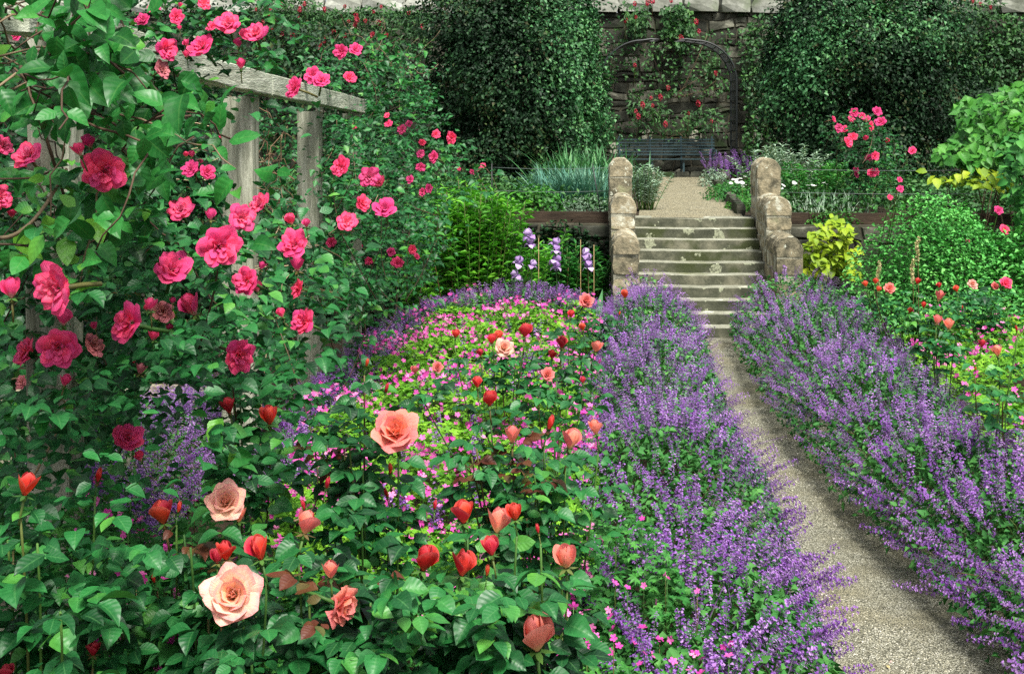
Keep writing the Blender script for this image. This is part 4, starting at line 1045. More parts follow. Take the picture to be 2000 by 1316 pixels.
def upright(name, label, cat, px, d, n, H, spread, mat, tms, size, per=26, flower=None, z=None, lean=0.25, sd=(1, 1)):
    """a clump of upright leafy stems"""
    t, b = ground_plant(name, label, cat, px, d, z); ls = []; P = []; A = []; tops = []
    for k in range(n):
        o = R.normal(0, 1, 2) * spread * np.array(sd); h = H * R.uniform(0.7, 1.08) * (1 - 0.25 * min(1, (np.hypot(*o) / (spread * 2.2)) ** 2))
        p0 = b + np.array([o[0] * 0.6, o[1] * 0.6, 0]); e = b + np.array([o[0] + R.normal(0, lean * .2) + o[0] * lean, o[1] * (1 + lean), h]); line = bez(p0, (p0 + e) / 2 - np.array([o[0], o[1], 0]) * .12, e, 6); ls.append(line); tops.append(e)
        for j in range(per):
            s = 1 - (j / per) ** 1.15 * 0.75; k_ = s * 5; i0 = min(4, int(k_)); p = line[i0] + (line[i0 + 1] - line[i0]) * (k_ - i0)
            th = j * 2.4 + k; P.append(p); A.append((math.cos(th), math.sin(th), 0.55))
    P = np.array(P); A = np.array(A); n_ = len(P)
    if b[1] > 11: tms = FLANCE_T
    no = unit(np.array([0, 0, 1.0]) - A * 0.4 + 0.25 * R.normal(0, 1, (n_, 3)))
    g = Geo().copies(tms, R.integers(0, len(tms), n_), P - b, A, no, size * R.uniform(0.7, 1.2, n_), R.uniform(0, 1, n_))
    part('foliage', g.mesh('foliage', M[mat]), t, kind='stuff'); stems_part(t, b, ls, 0.006, 0.003)
    return t, b, tops
upright('artemisia', 'silver-leaved bush beside the left parapet at the head of the steps', 'silver plant', 1258, 17.1, 46, 0.62, 0.13, 'silver', LANCE_T, 0.065, 34)
upright('silver_shrub', 'pale silvery shrub behind the right parapet under the great shrub', 'silver plant', 1528, 22.6, 60, 0.85, 0.30, 'silver', LANCE_T, 0.11, 26)
upright('leafy_herb', 'dark leafy clump behind the white flowers right of the steps', 'herb', 1590, 19.5, 60, 0.62, 0.42, 'mid_green', LANCE_T, 0.10, 22)
mound('green_mound', 'fresh green feathery mound between the edging stones and the right parapet', 'herb', 1425, 19.5, 0.38, 0.9, 0.34, 4200, 0.055, 'mid_green', LANCE_T)
mound('green_mound', 'bright low foliage at the foot of the upper path beside the right parapet', 'herb', 1448, 17.4, 0.26, 0.5, 0.20, 1800, 0.05, 'bright', LANCE_T)
mound('silver_mound', 'grey-leaved tuft beside the far end of the upper path', 'silver plant', 1392, 24.0, 0.30, 0.4, 0.40, 1400, 0.06, 'silver', LANCE_T)
DAISY_T = [flower5_tm(0.05, 90, 7, 0.32)]
def white_flowers(label, px, d, spots, base_mat='mid_green', name='white_daisy'):
    t, b = ground_plant(name, label, 'daisies', px, d); ls = []
    dm = tmesh(DAISY_T[0], 'flower', M['white'], False)
    for (x, y, s) in spots:
        e = at(x, y, d + random.uniform(-.3, .3)); part('flower', dm, t, e - b, frame(unit((R.normal(), R.normal(), 0)), (R.normal(0, .3), -.6, 1)), s * d / FPX * random.uniform(0.8, 1.2)); ls.append(bez(np.array([e[0] * .97 + b[0] * .03, e[1], b[2]]), e - np.array([0, 0, .1]), e, 4))
    stems_part(t, b, ls, 0.004, 0.003)
    p = np.concatenate([l[1:3] + R.normal(0, 0.03, (2, 3)) for l in ls for _ in range(6)]); leaf_mass('foliage', base_mat, LANCE_T, p, b, 0.07, b, t, kind='stuff')
white_flowers('white daisies among the green mound right of the upper path', 1450, 19.0, [(1437 + random.gauss(0, 9), 357 + random.gauss(0, 3.5), 9) for _ in range(16)] + [(1430, 388, 8), (1433, 390, 7), (1448, 390, 8), (1448, 408, 8), (1428, 398, 7), (1455, 345, 8)])
white_flowers('white flowers in a row behind the right parapet along the wire', 1570, 18.2, [(1530, 362, 10), (1527, 368, 8), (1552, 358, 9), (1556, 360, 9), (1558, 362, 8), (1550, 355, 7), (1578, 362, 8), (1580, 368, 8), (1588, 362, 9), (1592, 363, 7), (1609, 357, 7), (1560, 354, 7), (1615, 360, 6)])
t, b = ground_plant('pale_grass', 'pale arching grass on the timber edging right of the steps', 'grass tuft', 1600, 16.5)
blades(t, b, b[0], b[1], b[2], 120, 0.34, (0.35, 0.08), 'silver', wide=1.0)
mound('trailing_heath', 'yellowish green heath spilling over the timber edging above the golden leaves', 'heath', 1628, 15.55, 0.36, 0.22, 0.30, 3600, 0.055, 'bright', LANCE_T, z=0.95)

# low planting that covers the terrace soil
def cover(label, poly, n, h, mat, size, zb, name='ground_cover'):
    poly = np.array(poly, float); lo, hi = poly.min(0), poly.max(0); q = R.uniform(lo, hi, (n * 2, 2)); q = q[inpoly(q[:, 0], q[:, 1], poly)]
    hh = h * (0.55 + 0.45 * np.sin(q[:, 0] * 2.7) * np.sin(q[:, 1] * 1.9 + 1) + 0.25 * np.sin(q[:, 0] * 7 + q[:, 1] * 5)); pos = np.stack([q[:, 0], q[:, 1], zb + np.maximum(.02, hh) * R.uniform(0, 1, len(q)) ** .5], 1)
    base = np.array([q[:, 0].mean(), q[:, 1].mean(), zb]); o = leaf_mass(name, mat, SMALL_T, pos, pos - np.array([0, 0, 1.0]), size, base, None, kind='stuff', up=1.0, jit=.7); o.location = base; o['label'] = label; o['category'] = 'ground cover'
cover('low dark ground cover on the terrace right of the upper path', [(3.2, 15.9), (4.9, 25), (9.5, 27), (9, 15.3), (6, 15.6)], 9000, 0.34, 'ivy', 0.085, TERR - .03)
cover('low dark ground cover on the terrace left of the upper path', [(1.4, 16.1), (2.6, 25), (-6, 27), (-6, 16.9)], 9000, 0.34, 'ivy', 0.085, TERR - .03)

# ------------------------------------------------------------------ catmint
def spikes(t, base, pos, al, L, cap=300):
    n = len(pos); idx = R.integers(0, 5, n); order = np.argsort(-(L / pos[:, 1])); ref = np.cross(al, unit(R.normal(0, 1, (n, 3))))
    for i in order[:cap]: part('flower_spike', SPIKE_ME[idx[i]], t, pos[i] - base, frame(al[i], ref[i]), L[i])
    r = order[cap:]
    if len(r):
        g = Geo(); rn = R.uniform(0, 1, len(r))
        g.copies(LO_F, idx[r], pos[r] - base, al[r], ref[r], L[r], rn, 0); g.copies(LO_C, idx[r], pos[r] - base, al[r], ref[r], L[r], rn, 1)
        part('flower_spikes', g.mesh('flower_spikes', [M['violet'], M['calyx']], False), t, kind='stuff')

def catmint(label, cfun, hfun, y0, y1, n, H, cap, leaves, seed=0, lean=0.85, L0=0.175, bias=1.0, thin=0.0, rise=0.0, edge=None, gap=None):
    """a drift of catmint along y: a domed mass of small leaves with flower spikes fanning out of it"""
    ym = (y0 + y1) / 2; base = np.array([cfun(ym), ym, 0.0]); t = thing('catmint_drift', label, 'catmint', base)
    def dome(y, s): return H * (1 + rise * (y - y0) / (y1 - y0)) * (1 + 0.10 * np.sin(y * 2.9 + seed) + 0.06 * np.sin(y * 7.1 + s * 3)) * np.sqrt(np.maximum(0.04, 1 - 0.86 * s * s))
    y = y0 + (y1 - y0) * R.uniform(0, 1, n) ** bias; s = R.uniform(-1, 1, n)
    # looser clumps: thin out flowers where the noise is low
    keep = R.uniform(0, 1, n) < 1 - thin * (0.5 + 0.5 * np.sin(y * 3.7 + seed) * np.cos(s * 4 + y * 1.3)) ; y, s = y[keep], s[keep]; n = len(y)
    z = dome(y, s); L = L0 * R.uniform(0.6, 1.45, n)
    al = unit(np.stack([s * lean + R.normal(0, 0.22, n), R.normal(-0.10, 0.28, n), 1.05 - 0.6 * np.abs(s) + R.normal(0, 0.1, n)], 1))
    pos = np.stack([np.vectorize(cfun)(y) + s * np.vectorize(hfun)(y), y, z], 1) - al * (L * 0.55)[:, None]
    pos[:, 2] = np.maximum(pos[:, 2], 0.03)
    if edge:      # long flowering shoots that flop out over the gravel
        m = edge[1]; y2 = y0 + (y1 - y0) * R.uniform(0, 0.75, m) ** 1.5; L2 = R.uniform(0.15, 0.27, m); sd = edge[0]
        a2 = unit(np.stack([sd * R.uniform(.8, 1.5, m), R.normal(-.15, .35, m), R.uniform(.15, .75, m)], 1))
        q = np.stack([np.vectorize(cfun)(y2) + sd * np.vectorize(hfun)(y2) * R.uniform(.70, 0.92, m), y2, R.uniform(.10, .36, m)], 1)
        pos = np.concatenate([pos, q]); al = np.concatenate([al, a2]); L = np.concatenate([L, L2]); n = len(pos)
    if gap is not None: kp = R.uniform(0, 1, n) > gap(pos); pos, al, L = pos[kp], al[kp], L[kp]; n = len(pos)
    spikes(t, base, pos, al, L, cap)
    m = leaves; y = y0 + (y1 - y0) * R.uniform(0, 1, m) ** bias; s = R.uniform(-1, 1, m)
    p = np.stack([np.vectorize(cfun)(y) + s * np.vectorize(hfun)(y) * 0.97, y, dome(y, s) * (1 - 0.55 * R.uniform(0, 1, m) ** 1.5) - 0.02], 1)
    c = np.stack([np.vectorize(cfun)(y), y, np.full(m, -0.1)], 1)
    leaf_mass('foliage', 'catmint_leaf', TINY_T, p, c, 0.042, base, t, kind='stuff', up=0.7, jit=0.9)
    k = max(60, n // 8); ii = R.integers(0, n, k)
    stems_part(t, base, [bez(np.array([np.float64(cfun(pos[i, 1])) + (pos[i, 0] - cfun(pos[i, 1])) * .3, pos[i, 1], 0.05]), np.array([pos[i, 0], pos[i, 1], pos[i, 2]]) * .5 + np.array([cfun(pos[i, 1]), pos[i, 1], pos[i, 2]]) * .5, pos[i] + al[i] * L[i] * .2, 5) for i in ii], 0.003, 0.002, 'stem', 'stem', 3)
    return t
def lin(*pts):
    ys = [p[0] for p in pts]; xs = [p[1] for p in pts]; return lambda y: float(np.interp(y, ys, xs))
catmint('broad purple catmint drift between the rose bed and the left edge of the gravel path', lin((3.3, 0.50), (4.4, 0.68), (6.4, 0.86), (9.2, 1.06), (11.2, 1.30), (12.6, 1.38)), lin((3.3, 0.45), (4.4, 0.56), (6, 0.60), (9, 0.56), (12.6, 0.52)), 3.3, 12.7, 2400, 0.55, 300, 26000, 1, bias=1.25, thin=0.45, rise=0.35, edge=(1, 85), gap=lambda q: np.where((q[:, 1] < 6.5), np.clip(0.72 - (q[:, 0] - 0.35) * 0.95, 0, .8), 0.0))
catmint('broad purple catmint drift along the right edge of the gravel path', lin((4.0, 2.50), (7, 2.46), (9, 2.62), (11, 2.80), (13.0, 3.05)), lin((4.0, 0.46), (7, 0.52), (9, 0.64), (13.0, 0.74)), 4.0, 13.0, 2100, 0.54, 300, 27000, 2, bias=1.15, thin=0.40, rise=0.3, edge=(-1, 60), gap=lambda q: np.clip((q[:, 0] - 2.5) * 0.4, 0, .5))
catmint('catmint growing against the pergola posts, left of the pink geraniums', lin((6.6, -1.30), (9, -1.30), (12, -1.0)), lin((6.6, 0.22), (12, 0.38)), 6.6, 12.2, 620, 0.46, 60, 6500, 3)
catmint('catmint at the back of the left bed around the irises', lin((12.0, -0.05), (13.2, 0.1)), lin((12.0, 1.15), (13.2, 1.0)), 12.0, 13.2, 560, 0.60, 60, 6500, 4)
catmint('hazy catmint seen behind the pergola over the low stone kerb', lin((5.6, -2.30), (9.0, -2.35)), lin((5.6, 0.5), (9.0, 0.55)), 5.6, 9.0, 750, 0.46, 120, 5500, 5)
catmint('thin catmint spikes scattered through the pink geraniums', lin((5, -0.3), (12, 0.1)), lin((5, 0.8), (12, 0.85)), 5.0, 12.2, 330, 0.50, 100, 600, 8, lean=0.2, L0=0.22, thin=0.9)
catmint('small purple clump at the far end of the upper path beside the arch', lin((0, 4.55)), lin((0, 0.42)), 24.2, 26.0, 10, 0.2, 0, 30, 6).location.z = TERR
ct = bpy.data.objects['catmint_drift.006']
bb = np.array([4.55, 25.1, 0.0]); n = 60
pz = np.stack([4.55 + R.uniform(-.5, .5, n), R.uniform(24.4, 25.8, n), R.uniform(0.15, 0.4, n)], 1); spikes(ct, bb, pz, unit(R.normal(0, .25, (n, 3)) + (0, 0, 1)), R.uniform(0.2, 0.36, n), 60)

# ------------------------------------------------------------------ pink geraniums
def geranium(label, cfun, hfun, y0, y1, n, nf, H, cap, size=0.055, seed=0, fsize=0.034, mat='lime', fdens=None, bias=1.0):
    ym = (y0 + y1) / 2; base = np.array([cfun(ym), ym, 0.0]); t = thing('geranium_patch', label, 'geranium', base)
    cf = np.vectorize(cfun); hf = np.vectorize(hfun)
    def hz(x, y): return H * (1 + 0.20 * np.sin(x * 5.1 + seed) * np.cos(y * 3.3) + 0.14 * np.sin(y * 6.7 + x * 4))
    y = y0 + (y1 - y0) * R.uniform(0, 1, n) ** bias; s = R.uniform(-1, 1, n); x = cf(y) + s * hf(y)
    p = np.stack([x, y, hz(x, y) * (1 - 0.30 * np.abs(s) ** 4) * (1 - 0.5 * R.uniform(0, 1, n) ** 2.2)], 1)
    no = unit(np.array([0, -0.15, 1.0]) + 0.45 * R.normal(0, 1, (n, 3))); al = unit(R.normal(0, 1, (n, 3)) * (1, 1, 0.1))
    g = Geo().copies(PALM_T, R.integers(0, 3, n), p - base, al, no, size * R.uniform(0.6, 1.3, n), R.uniform(0, 1, n)); part('foliage', g.mesh('foliage', M[mat], False), t, kind='stuff')
    y = y0 + (y1 - y0) * R.uniform(0, 1, nf) ** bias; s = R.uniform(-1, 1, nf)
    x = cf(y) + s * hf(y); clump = np.sin(x * 4.3 + seed) * np.sin(y * 2.7 + 1) + R.normal(0, 0.35, nf); k = clump > 0.0; x, y = x[k], y[k]; nf = len(x)
    p = np.stack([x, y, hz(x, y) + R.uniform(0.0, 0.075, nf)], 1); no = unit(np.array([0, -0.45, 0.9]) + 0.4 * R.normal(0, 1, (nf, 3))); al = unit(R.normal(0, 1, (nf, 3)))
    sz = fsize * R.uniform(0.75, 1.2, nf); idx = R.integers(0, 3, nf); order = np.argsort(-(sz / y)); me = leaf_me('magenta', 'ger', GER_T)
    for i in order[:cap]: part('flower', me[idx[i]], t, p[i] - base, frame(al[i], no[i]), sz[i])
    r = order[cap:]
    if len(r): g = Geo().copies(GER_T, idx[r], p[r] - base, al[r], no[r], sz[r], R.uniform(0, 1, len(r))); part('flowers', g.mesh('flowers', M['magenta'], False), t, kind='stuff')
    ii = R.integers(0, nf, 80); stems_part(t, base, [bez(np.array([p[i, 0], p[i, 1] + .03, p[i, 2] * .4]), p[i] * (1, 1, .8), p[i], 4) for i in ii], 0.002, 0.0015, 'stem', 'stem', 3)
    return t
geranium('carpet of lime-leaved magenta geraniums filling the left bed between the catmint drifts', lin((4.6, -0.45), (8, -0.36), (12.2, 0.0)), lin((4.6, 0.75), (8, 0.95), (12.2, 0.9)), 4.6, 12.6, 18000, 4600, 0.50, 300, 0.058, 1, fsize=0.036)
geranium('magenta geraniums beneath the rose bushes at the bottom of the picture', lin((3.0, -0.55), (4.8, -0.6)), lin((3.0, 1.0), (4.8, 0.95)), 3.1, 4.9, 5200, 330, 0.62, 200, 0.055, 5, fsize=0.032, mat='mid_green')
geranium('magenta geraniums rising between the rose bushes at the lower left', lin((3.2, -1.05), (4.2, -1.25)), lin((3.2, 0.35), (4.2, 0.40)), 3.25, 4.2, 1800, 170, 0.86, 150, 0.055, 15, fsize=0.030, mat='mid_green')
geranium('magenta geraniums scattered through the near end of the left catmint', lin((3.4, 0.45), (5, 0.42)), lin((3.4, 0.3), (5, 0.22)), 3.3, 5.2, 1100, 130, 0.62, 110, 0.05, 9, fsize=0.027, mat='mid_green')
geranium('magenta geraniums in the right bed beyond the catmint', lin((4.6, 3.2), (7, 3.40), (9, 3.85), (11, 4.35)), lin((4.6, 0.45), (7, 0.55), (11, 0.9)), 4.6, 11.2, 7000, 1300, 0.56, 300, 0.062, 12, fsize=0.040, mat='lime')

NEAR = [(203, 335, 92), (50, 298, 66), (8, 282, 42, 'side'), (5, 385, 50, 'side'), (98, 566, 106), (110, 682, 88), (42, 684, 66, 'side'), (240, 628, 88), (338, 520, 78), (428, 482, 90), (572, 474, 64), (475, 424, 60), (502, 396, 52), (476, 546, 62), (352, 406, 54), (372, 596, 50, 'bud'), (318, 608, 46, 'open', 'faded_rose'), (250, 850, 64), (470, 696, 70), (588, 625, 58), (186, 672, 50, 'side', 'faded_rose'), (328, 96, 52, 'side'), (390, 86, 56), (444, 42, 54), (497, 62, 52), (276, 36, 34), (345, 32, 32), (32, 63, 38), (275, 720, 26, 'bud', 'faded_rose'), (578, 562, 42, 'side'), (370, 328, 38), (407, 335, 34), (146, 646, 30, 'bud'), (40, 746, 32, 'open', 'faded_rose'), (320, 135, 40, 'side', 'faded_rose'), (580, 515, 34, 'bud'), (300, 655, 24, 'bud'), (60, 620, 30, 'side'), (400, 5, 30), (500, 560, 26, 'bud')]
FARB = [(662, 325, 44), (722, 346, 44), (750, 403, 48), (678, 432, 44), (712, 395, 38, 'side'), (737, 352, 30), (570, 170, 48, 'side'), (610, 146, 36), (628, 153, 40), (664, 100, 34), (696, 95, 30), (684, 150, 28), (758, 241, 18), (785, 253, 20), (798, 241, 16), (825, 278, 15), (852, 262, 20), (880, 269, 26), (845, 306, 26), (822, 300, 18), (822, 327, 20), (776, 512, 26), (765, 492, 20), (806, 488, 20), (648, 473, 22), (838, 368, 18), (815, 500, 14), (700, 480, 16), (720, 510, 18), (755, 225, 14), (800, 350, 18), (825, 375, 16)]

rq = random.Random(9)
for q in list(NEAR[:32]):
    for _ in range(rq.choice((0, 1, 1, 2))):
        a = rq.uniform(0, 6.28); d_ = float(np.clip(FPX * 0.12 / q[2], 2.8, 5.0)); s_ = q[2] * rq.uniform(.28, .42)
        NEAR.append((q[0] + math.cos(a) * q[2] * .72, q[1] + math.sin(a) * q[2] * .72, s_, 'bud', 'pink_rose', d_ + rq.uniform(-.05, .1)))
for q in NEAR: FLOWERS.append((q[0], q[1], q[2], float(np.clip(FPX * 0.12 / q[2], 2.8, 5.0))))
for q in FARB: FLOWERS.append((q[0], q[1], q[2], float(np.clip(FPX * 0.13 / q[2], 7.0, 11.5))))
CLEAR += [([(345, 88), (525, 138), (715, 188), (715, 232), (630, 222), (515, 195), (345, 155)], 11.5, 0.93), ([(437, 190), (518, 180), (515, 390), (440, 400)], 7.4, 0.80), ([(583, 215), (635, 215), (632, 440), (583, 440)], 9.4, 0.85), ([(596, 640), (634, 640), (630, 750), (598, 750)], 9.4, 0.9),
          ([(285, 742), (412, 742), (400, 900), (240, 930), (230, 880)], 9.3, 0.85), ([(165, 905), (300, 880), (400, 840), (425, 900), (390, 960), (300, 1060), (165, 1080)], 5.6, 0.72), ([(98, 880), (158, 880), (150, 1190), (92, 1190)], 4.3, 0.75)]
# ------------------------------------------------------------------ rose bushes
def compound(p, out, up, size, P, A, N, S, rr, n=5):
    """leaflets of one rose leaf"""
    out = unit(out); side = unit(np.cross(out, [0, 0, 1.0])); nrm = unit(np.cross(side, out)); nrm = unit(nrm + R.normal(0, 0.25, 3) + np.array([0, -0.2, 0.15]))
    L = size * rr.uniform(1.3, 1.7)
    P.append(p + out * L); A.append(out - np.array([0, 0, .25])); N.append(nrm); S.append(size * 1.15)
    for k, (f, sc) in enumerate(((0.92, 1.0), (0.5, 0.8))[: (n - 1) // 2]):
        for sd in (-1, 1):
            P.append(p + out * L * f + side * sd * 0.004); A.append(side * sd + out * 0.45 - np.array([0, 0, rr.uniform(0, .35)])); N.append(unit(nrm + R.normal(0, 0.2, 3))); S.append(size * sc * rr.uniform(0.85, 1.1))

def leafy_cane(line, P, A, N, S, size, rr, reach=0.5, step=0.045, skip=0.05, n=5):
    """alternate compound leaves down the upper part of a cane"""
    seg = np.linalg.norm(np.diff(line, axis=0), axis=1); cum = np.concatenate([[0], np.cumsum(seg)]); T = cum[-1]; s = T - skip; th = rr.uniform(0, 6.28)
    while s > max(0.05, T - reach):
        p = np.array([np.interp(s, cum, line[:, k]) for k in range(3)]); th += 2.4 + rr.uniform(-.3, .3)
        compound(p, np.array([math.cos(th), math.sin(th), rr.uniform(0.0, 0.5)]), None, size * rr.uniform(0.75, 1.15), P, A, N, S, rr, n); s -= step * rr.uniform(0.7, 1.3)

QUEUE = []
def rose_bush(*a, **k):
    """notes the blooms first, so that no neighbour's leaf is grown straight across them"""
    for q in a[3]: FLOWERS.append((q[0], q[1], q[2] * (1.0 if q[3] in ('full', 'side') else 0.9), a[2] + (q[5] if len(q) > 5 else .1)))
    QUEUE.append((a, k))

def grow_rose_bush(label, px, d, blooms, fill, nfill, size=0.062, cap=300, seed=0, young=0, split_min=40, reach=0.42, step=0.042, dd=0.3, yellow=0, group=None):
    """blooms: (px, py, size px, kind, mat[, depth offset]); fill: picture ellipse (cx, cy, rx, ry) of leafy shoot tips"""
    rr = random.Random(seed); base = np.array([(px - CX) * (d + .15) / FPX, d + .15, 0.0]); t = thing('rose_bush', label, 'rose bush', base, group)
    P, A, N, S = [], [], [], []; Y = ([], [], [], []); lines = []
    def cane(e):
        o = R.normal(0, 0.05, 3) * (1, 1, 0); p0 = base + o; m = p0 * .45 + e * .55 + np.array([(e[0] - p0[0]) * .25, 0.04, .08]); return bez(p0, m, e, 12)
    for q in blooms:
        x, y, s, kind, mat = q[:5]; dep = d + (q[5] if len(q) > 5 else rr.uniform(-.12, .12)); m = s * dep / FPX; e = at(x, y, dep)
        if kind == 'full': ax = np.array([rr.uniform(-.1, .4), -0.8, rr.uniform(0.4, 0.75)]); m *= 1.02
        elif kind == 'side': kind = 'full'; ax = np.array([0.75, -0.35, -0.15])
        else: ax = np.array([rr.uniform(-.28, .28), rr.uniform(-.25, .05), 1.0])
        ax = unit(ax); org = e - ax * (m * (0.22 if kind == 'full' else 0.45))
        bloom(t, base, org, ax, m if kind == 'full' else m * 1.0, kind, mat, s >= split_min)
        line = cane(org - ax * m * 0.9); lines.append(line); leafy_cane(line, P, A, N, S, size, rr, reach, step, 0.07)
    for k in range(nfill):
        a = rr.uniform(0, 6.28); r = math.sqrt(rr.random()); e = at(fill[0] + fill[2] * r * math.cos(a), fill[1] + fill[3] * r * math.sin(a), d + rr.uniform(-dd, dd)); line = cane(e)
        if open_view(line[-3:], 0.12).all(): lines.append(line)
        if k < young: leafy_cane(line, *Y, size * 0.8, rr, 0.14, 0.03, 0.0)
        leafy_cane(line, P, A, N, S, size, rr, reach, step, 0.12 if k < young else 0.0)
    put_leaves(t, base, ROSE_T, 'rose', 'rose_leaf', P, A, N, np.array(S), cap)
    if Y[0]: put_leaves(t, base, ROSE_T, 'rose', 'young_leaf', Y[0], Y[1], Y[2], np.array(Y[3]), 60)
    if yellow:
        i = R.integers(0, len(P), yellow); put_leaves(t, base, ROSE_T, 'rose', 'yellow_leaf', np.array(P)[i] + (0, -.02, .01), np.array(A)[i], np.array(N)[i], np.array(S)[i] * .8, 10)
    stems_part(t, base, lines, 0.0055, 0.003, 'stem', 'cane', 5, True)
    return t
rose_bush('rose bush at the lower left corner with one tall scarlet bud before the post', 40, 2.95, [(52, 945, 50, 'half', 'red_rose'), (182, 1266, 32, 'half', 'red_rose'), (12, 1310, 30, 'half', 'red_rose')], (50, 1110, 110, 150), 9, 0.065, 240, 1)
rose_bush('slender rose shoot with a single tight bud, right of the nearest pergola post', 190, 3.2, [(193, 928, 34, 'bud', 'red_rose')], (215, 1040, 45, 90), 4, 0.057, 120, 2, reach=0.5)
rose_bush('rose bush with a peach rose and a scarlet bud, standing left of centre', 380, 3.35, [(440, 976, 78, 'full', 'peach_rose', -.1), (316, 1000, 52, 'half', 'red_rose'), (350, 990, 26, 'bud', 'red_rose'), (466, 1004, 34, 'half', 'coral_rose')], (400, 1090, 100, 85), 7, 0.055, 200, 3, young=1)
rose_bush('rose bush with the largest pale peach rose and two scarlet buds behind it', 450, 3.0, [(452, 1158, 114, 'full', 'peach_rose', -.15), (440, 1075, 44, 'half', 'red_rose'), (505, 1070, 52, 'half', 'red_rose'), (425, 1085, 34, 'half', 'red_rose', .15)], (440, 1240, 110, 90), 8, 0.058, 240, 4)
rose_bush('rose bush with a nodding pink rose at the bottom beside red young leaves', 640, 3.0, [(675, 1185, 78, 'side', 'coral_rose', -.1), (645, 1112, 40, 'half', 'coral_rose'), (600, 1020, 50, 'half', 'coral_rose'), (592, 985, 24, 'bud', 'red_rose'), (640, 942, 28, 'bud', 'red_rose')], (650, 1160, 110, 130), 11, 0.057, 300, 5, young=2, yellow=2)
rose_bush('rose bush with five scarlet and coral half-open buds at the bottom centre', 900, 3.05, [(830, 1090, 56, 'half', 'red_rose'), (906, 1100, 54, 'half', 'red_rose'), (904, 1000, 50, 'half', 'red_rose'), (974, 1016, 54, 'half', 'coral_rose'), (958, 1066, 40, 'half', 'red_rose'), (1005, 1000, 36, 'half', 'red_rose'), (952, 1113, 26, 'bud', 'red_rose'), (850, 985, 22, 'bud', 'red_rose')], (890, 1150, 120, 110), 11, 0.058, 300, 6, yellow=2)
rose_bush('rose bush with the large coral bud low against the purple catmint', 1050, 3.0, [(1045, 1238, 80, 'half', 'coral_rose', -.1), (1105, 1088, 52, 'half', 'coral_rose'), (1050, 1032, 22, 'bud', 'red_rose')], (1020, 1200, 70, 110), 7, 0.057, 220, 7, yellow=1)
rose_bush('rose bush with one big salmon rose in the middle of the left bed', 740, 4.0, [(772, 836, 90, 'full', 'coral_rose', -.15), (762, 915, 26, 'bud', 'red_rose'), (717, 708, 20, 'bud', 'red_rose'), (755, 757, 22, 'bud', 'red_rose'), (754, 962, 22, 'bud', 'red_rose')], (690, 900, 80, 110), 8, 0.055, 300, 8, young=2)
rose_bush('rose bush with bronze young leaves and coral buds beside the catmint at mid bed', 1060, 4.4, [(955, 778, 34, 'half', 'red_rose'), (1075, 826, 36, 'bud', 'red_rose'), (1116, 857, 44, 'half', 'coral_rose'), (1000, 848, 38, 'half', 'coral_rose'), (1162, 834, 32, 'half', 'coral_rose')], (1020, 920, 115, 100), 12, 0.057, 300, 9, young=3, split_min=38)
rose_bush('rose bush with a lone scarlet bud under the climbing roses', 500, 4.2, [(526, 811, 40, 'half', 'red_rose'), (445, 792, 34, 'half', 'red_rose', .1)], (470, 820, 60, 80), 6, 0.057, 200, 10)
rose_bush('rose bush low in the shade between the pergola post and the peach rose', 300, 3.7, [(300, 1130, 20, 'bud', 'red_rose')], (260, 1190, 120, 80), 3, 0.053, 150, 31)
G2 = 'coral rose bushes farther back'
rose_bush('rose bush with a peach rose among red buds, middle distance of left bed', 980, 7.2, [(985, 677, 38, 'full', 'peach_rose'), (1025, 645, 30, 'half', 'red_rose'), (960, 662, 22, 'half', 'red_rose'), (974, 655, 20, 'half', 'red_rose'), (890, 652, 18, 'half', 'red_rose'), (938, 688, 16, 'half', 'red_rose')], (970, 700, 70, 22), 3, 0.056, 120, 11, reach=0.25)
rose_bush('rose bush with several red buds against the catmint before the steps', 1120, 7.8, [(1098, 668, 26, 'half', 'red_rose'), (1165, 677, 26, 'half', 'coral_rose'), (1078, 692, 20, 'half', 'red_rose'), (1116, 613, 16, 'half', 'red_rose'), (1138, 638, 16, 'half', 'red_rose')], (1110, 660, 60, 25), 4, 0.058, 120, 12, reach=0.3)
rose_bush('rose bush with two blooms nearest the foot of the steps', 1180, 10.0, [(1146, 586, 30, 'full', 'coral_rose'), (1221, 574, 18, 'half', 'red_rose'), (1210, 612, 10, 'bud', 'red_rose')], (1180, 625, 50, 25), 6, 0.062, 60, 13, reach=0.3)
rose_bush('small rose bush with orange blooms in the middle of the geraniums', 1060, 6.0, [(1070, 730, 28, 'full', 'coral_rose'), (855, 716, 22, 'full', 'coral_rose'), (932, 746, 24, 'half', 'red_rose'), (810, 722, 18, 'half', 'coral_rose'), (1138, 742, 14, 'half', 'red_rose')], (1070, 760, 50, 20), 5, 0.06, 80, 14, reach=0.2)
rose_bush('rose bush with many red buds right of the steps in front of the herb', 1800, 10.2, [(1690, 554, 13, 'half', 'red_rose'), (1710, 549, 13, 'half', 'red_rose'), (1716, 564, 12, 'half', 'red_rose'), (1739, 562, 22, 'full', 'coral_rose'), (1792, 549, 14, 'half', 'red_rose'), (1834, 557, 12, 'half', 'red_rose'), (1835, 577, 22, 'half', 'coral_rose'), (1868, 564, 14, 'half', 'red_rose'), (1804, 595, 14, 'half', 'red_rose'), (1777, 606, 13, 'half', 'red_rose'), (1880, 600, 8, 'bud', 'red_rose')], (1800, 590, 95, 30), 12, 0.056, 200, 15, reach=0.28)
rose_bush('rose bush with a pale pink and a deep pink rose at the far right', 1930, 10.5, [(1900, 554, 20, 'full', 'peach_rose'), (1944, 558, 16, 'full', 'coral_rose'), (1966, 551, 24, 'full', 'pink_rose')], (1940, 590, 50, 40), 8, 0.062, 100, 16, reach=0.35)
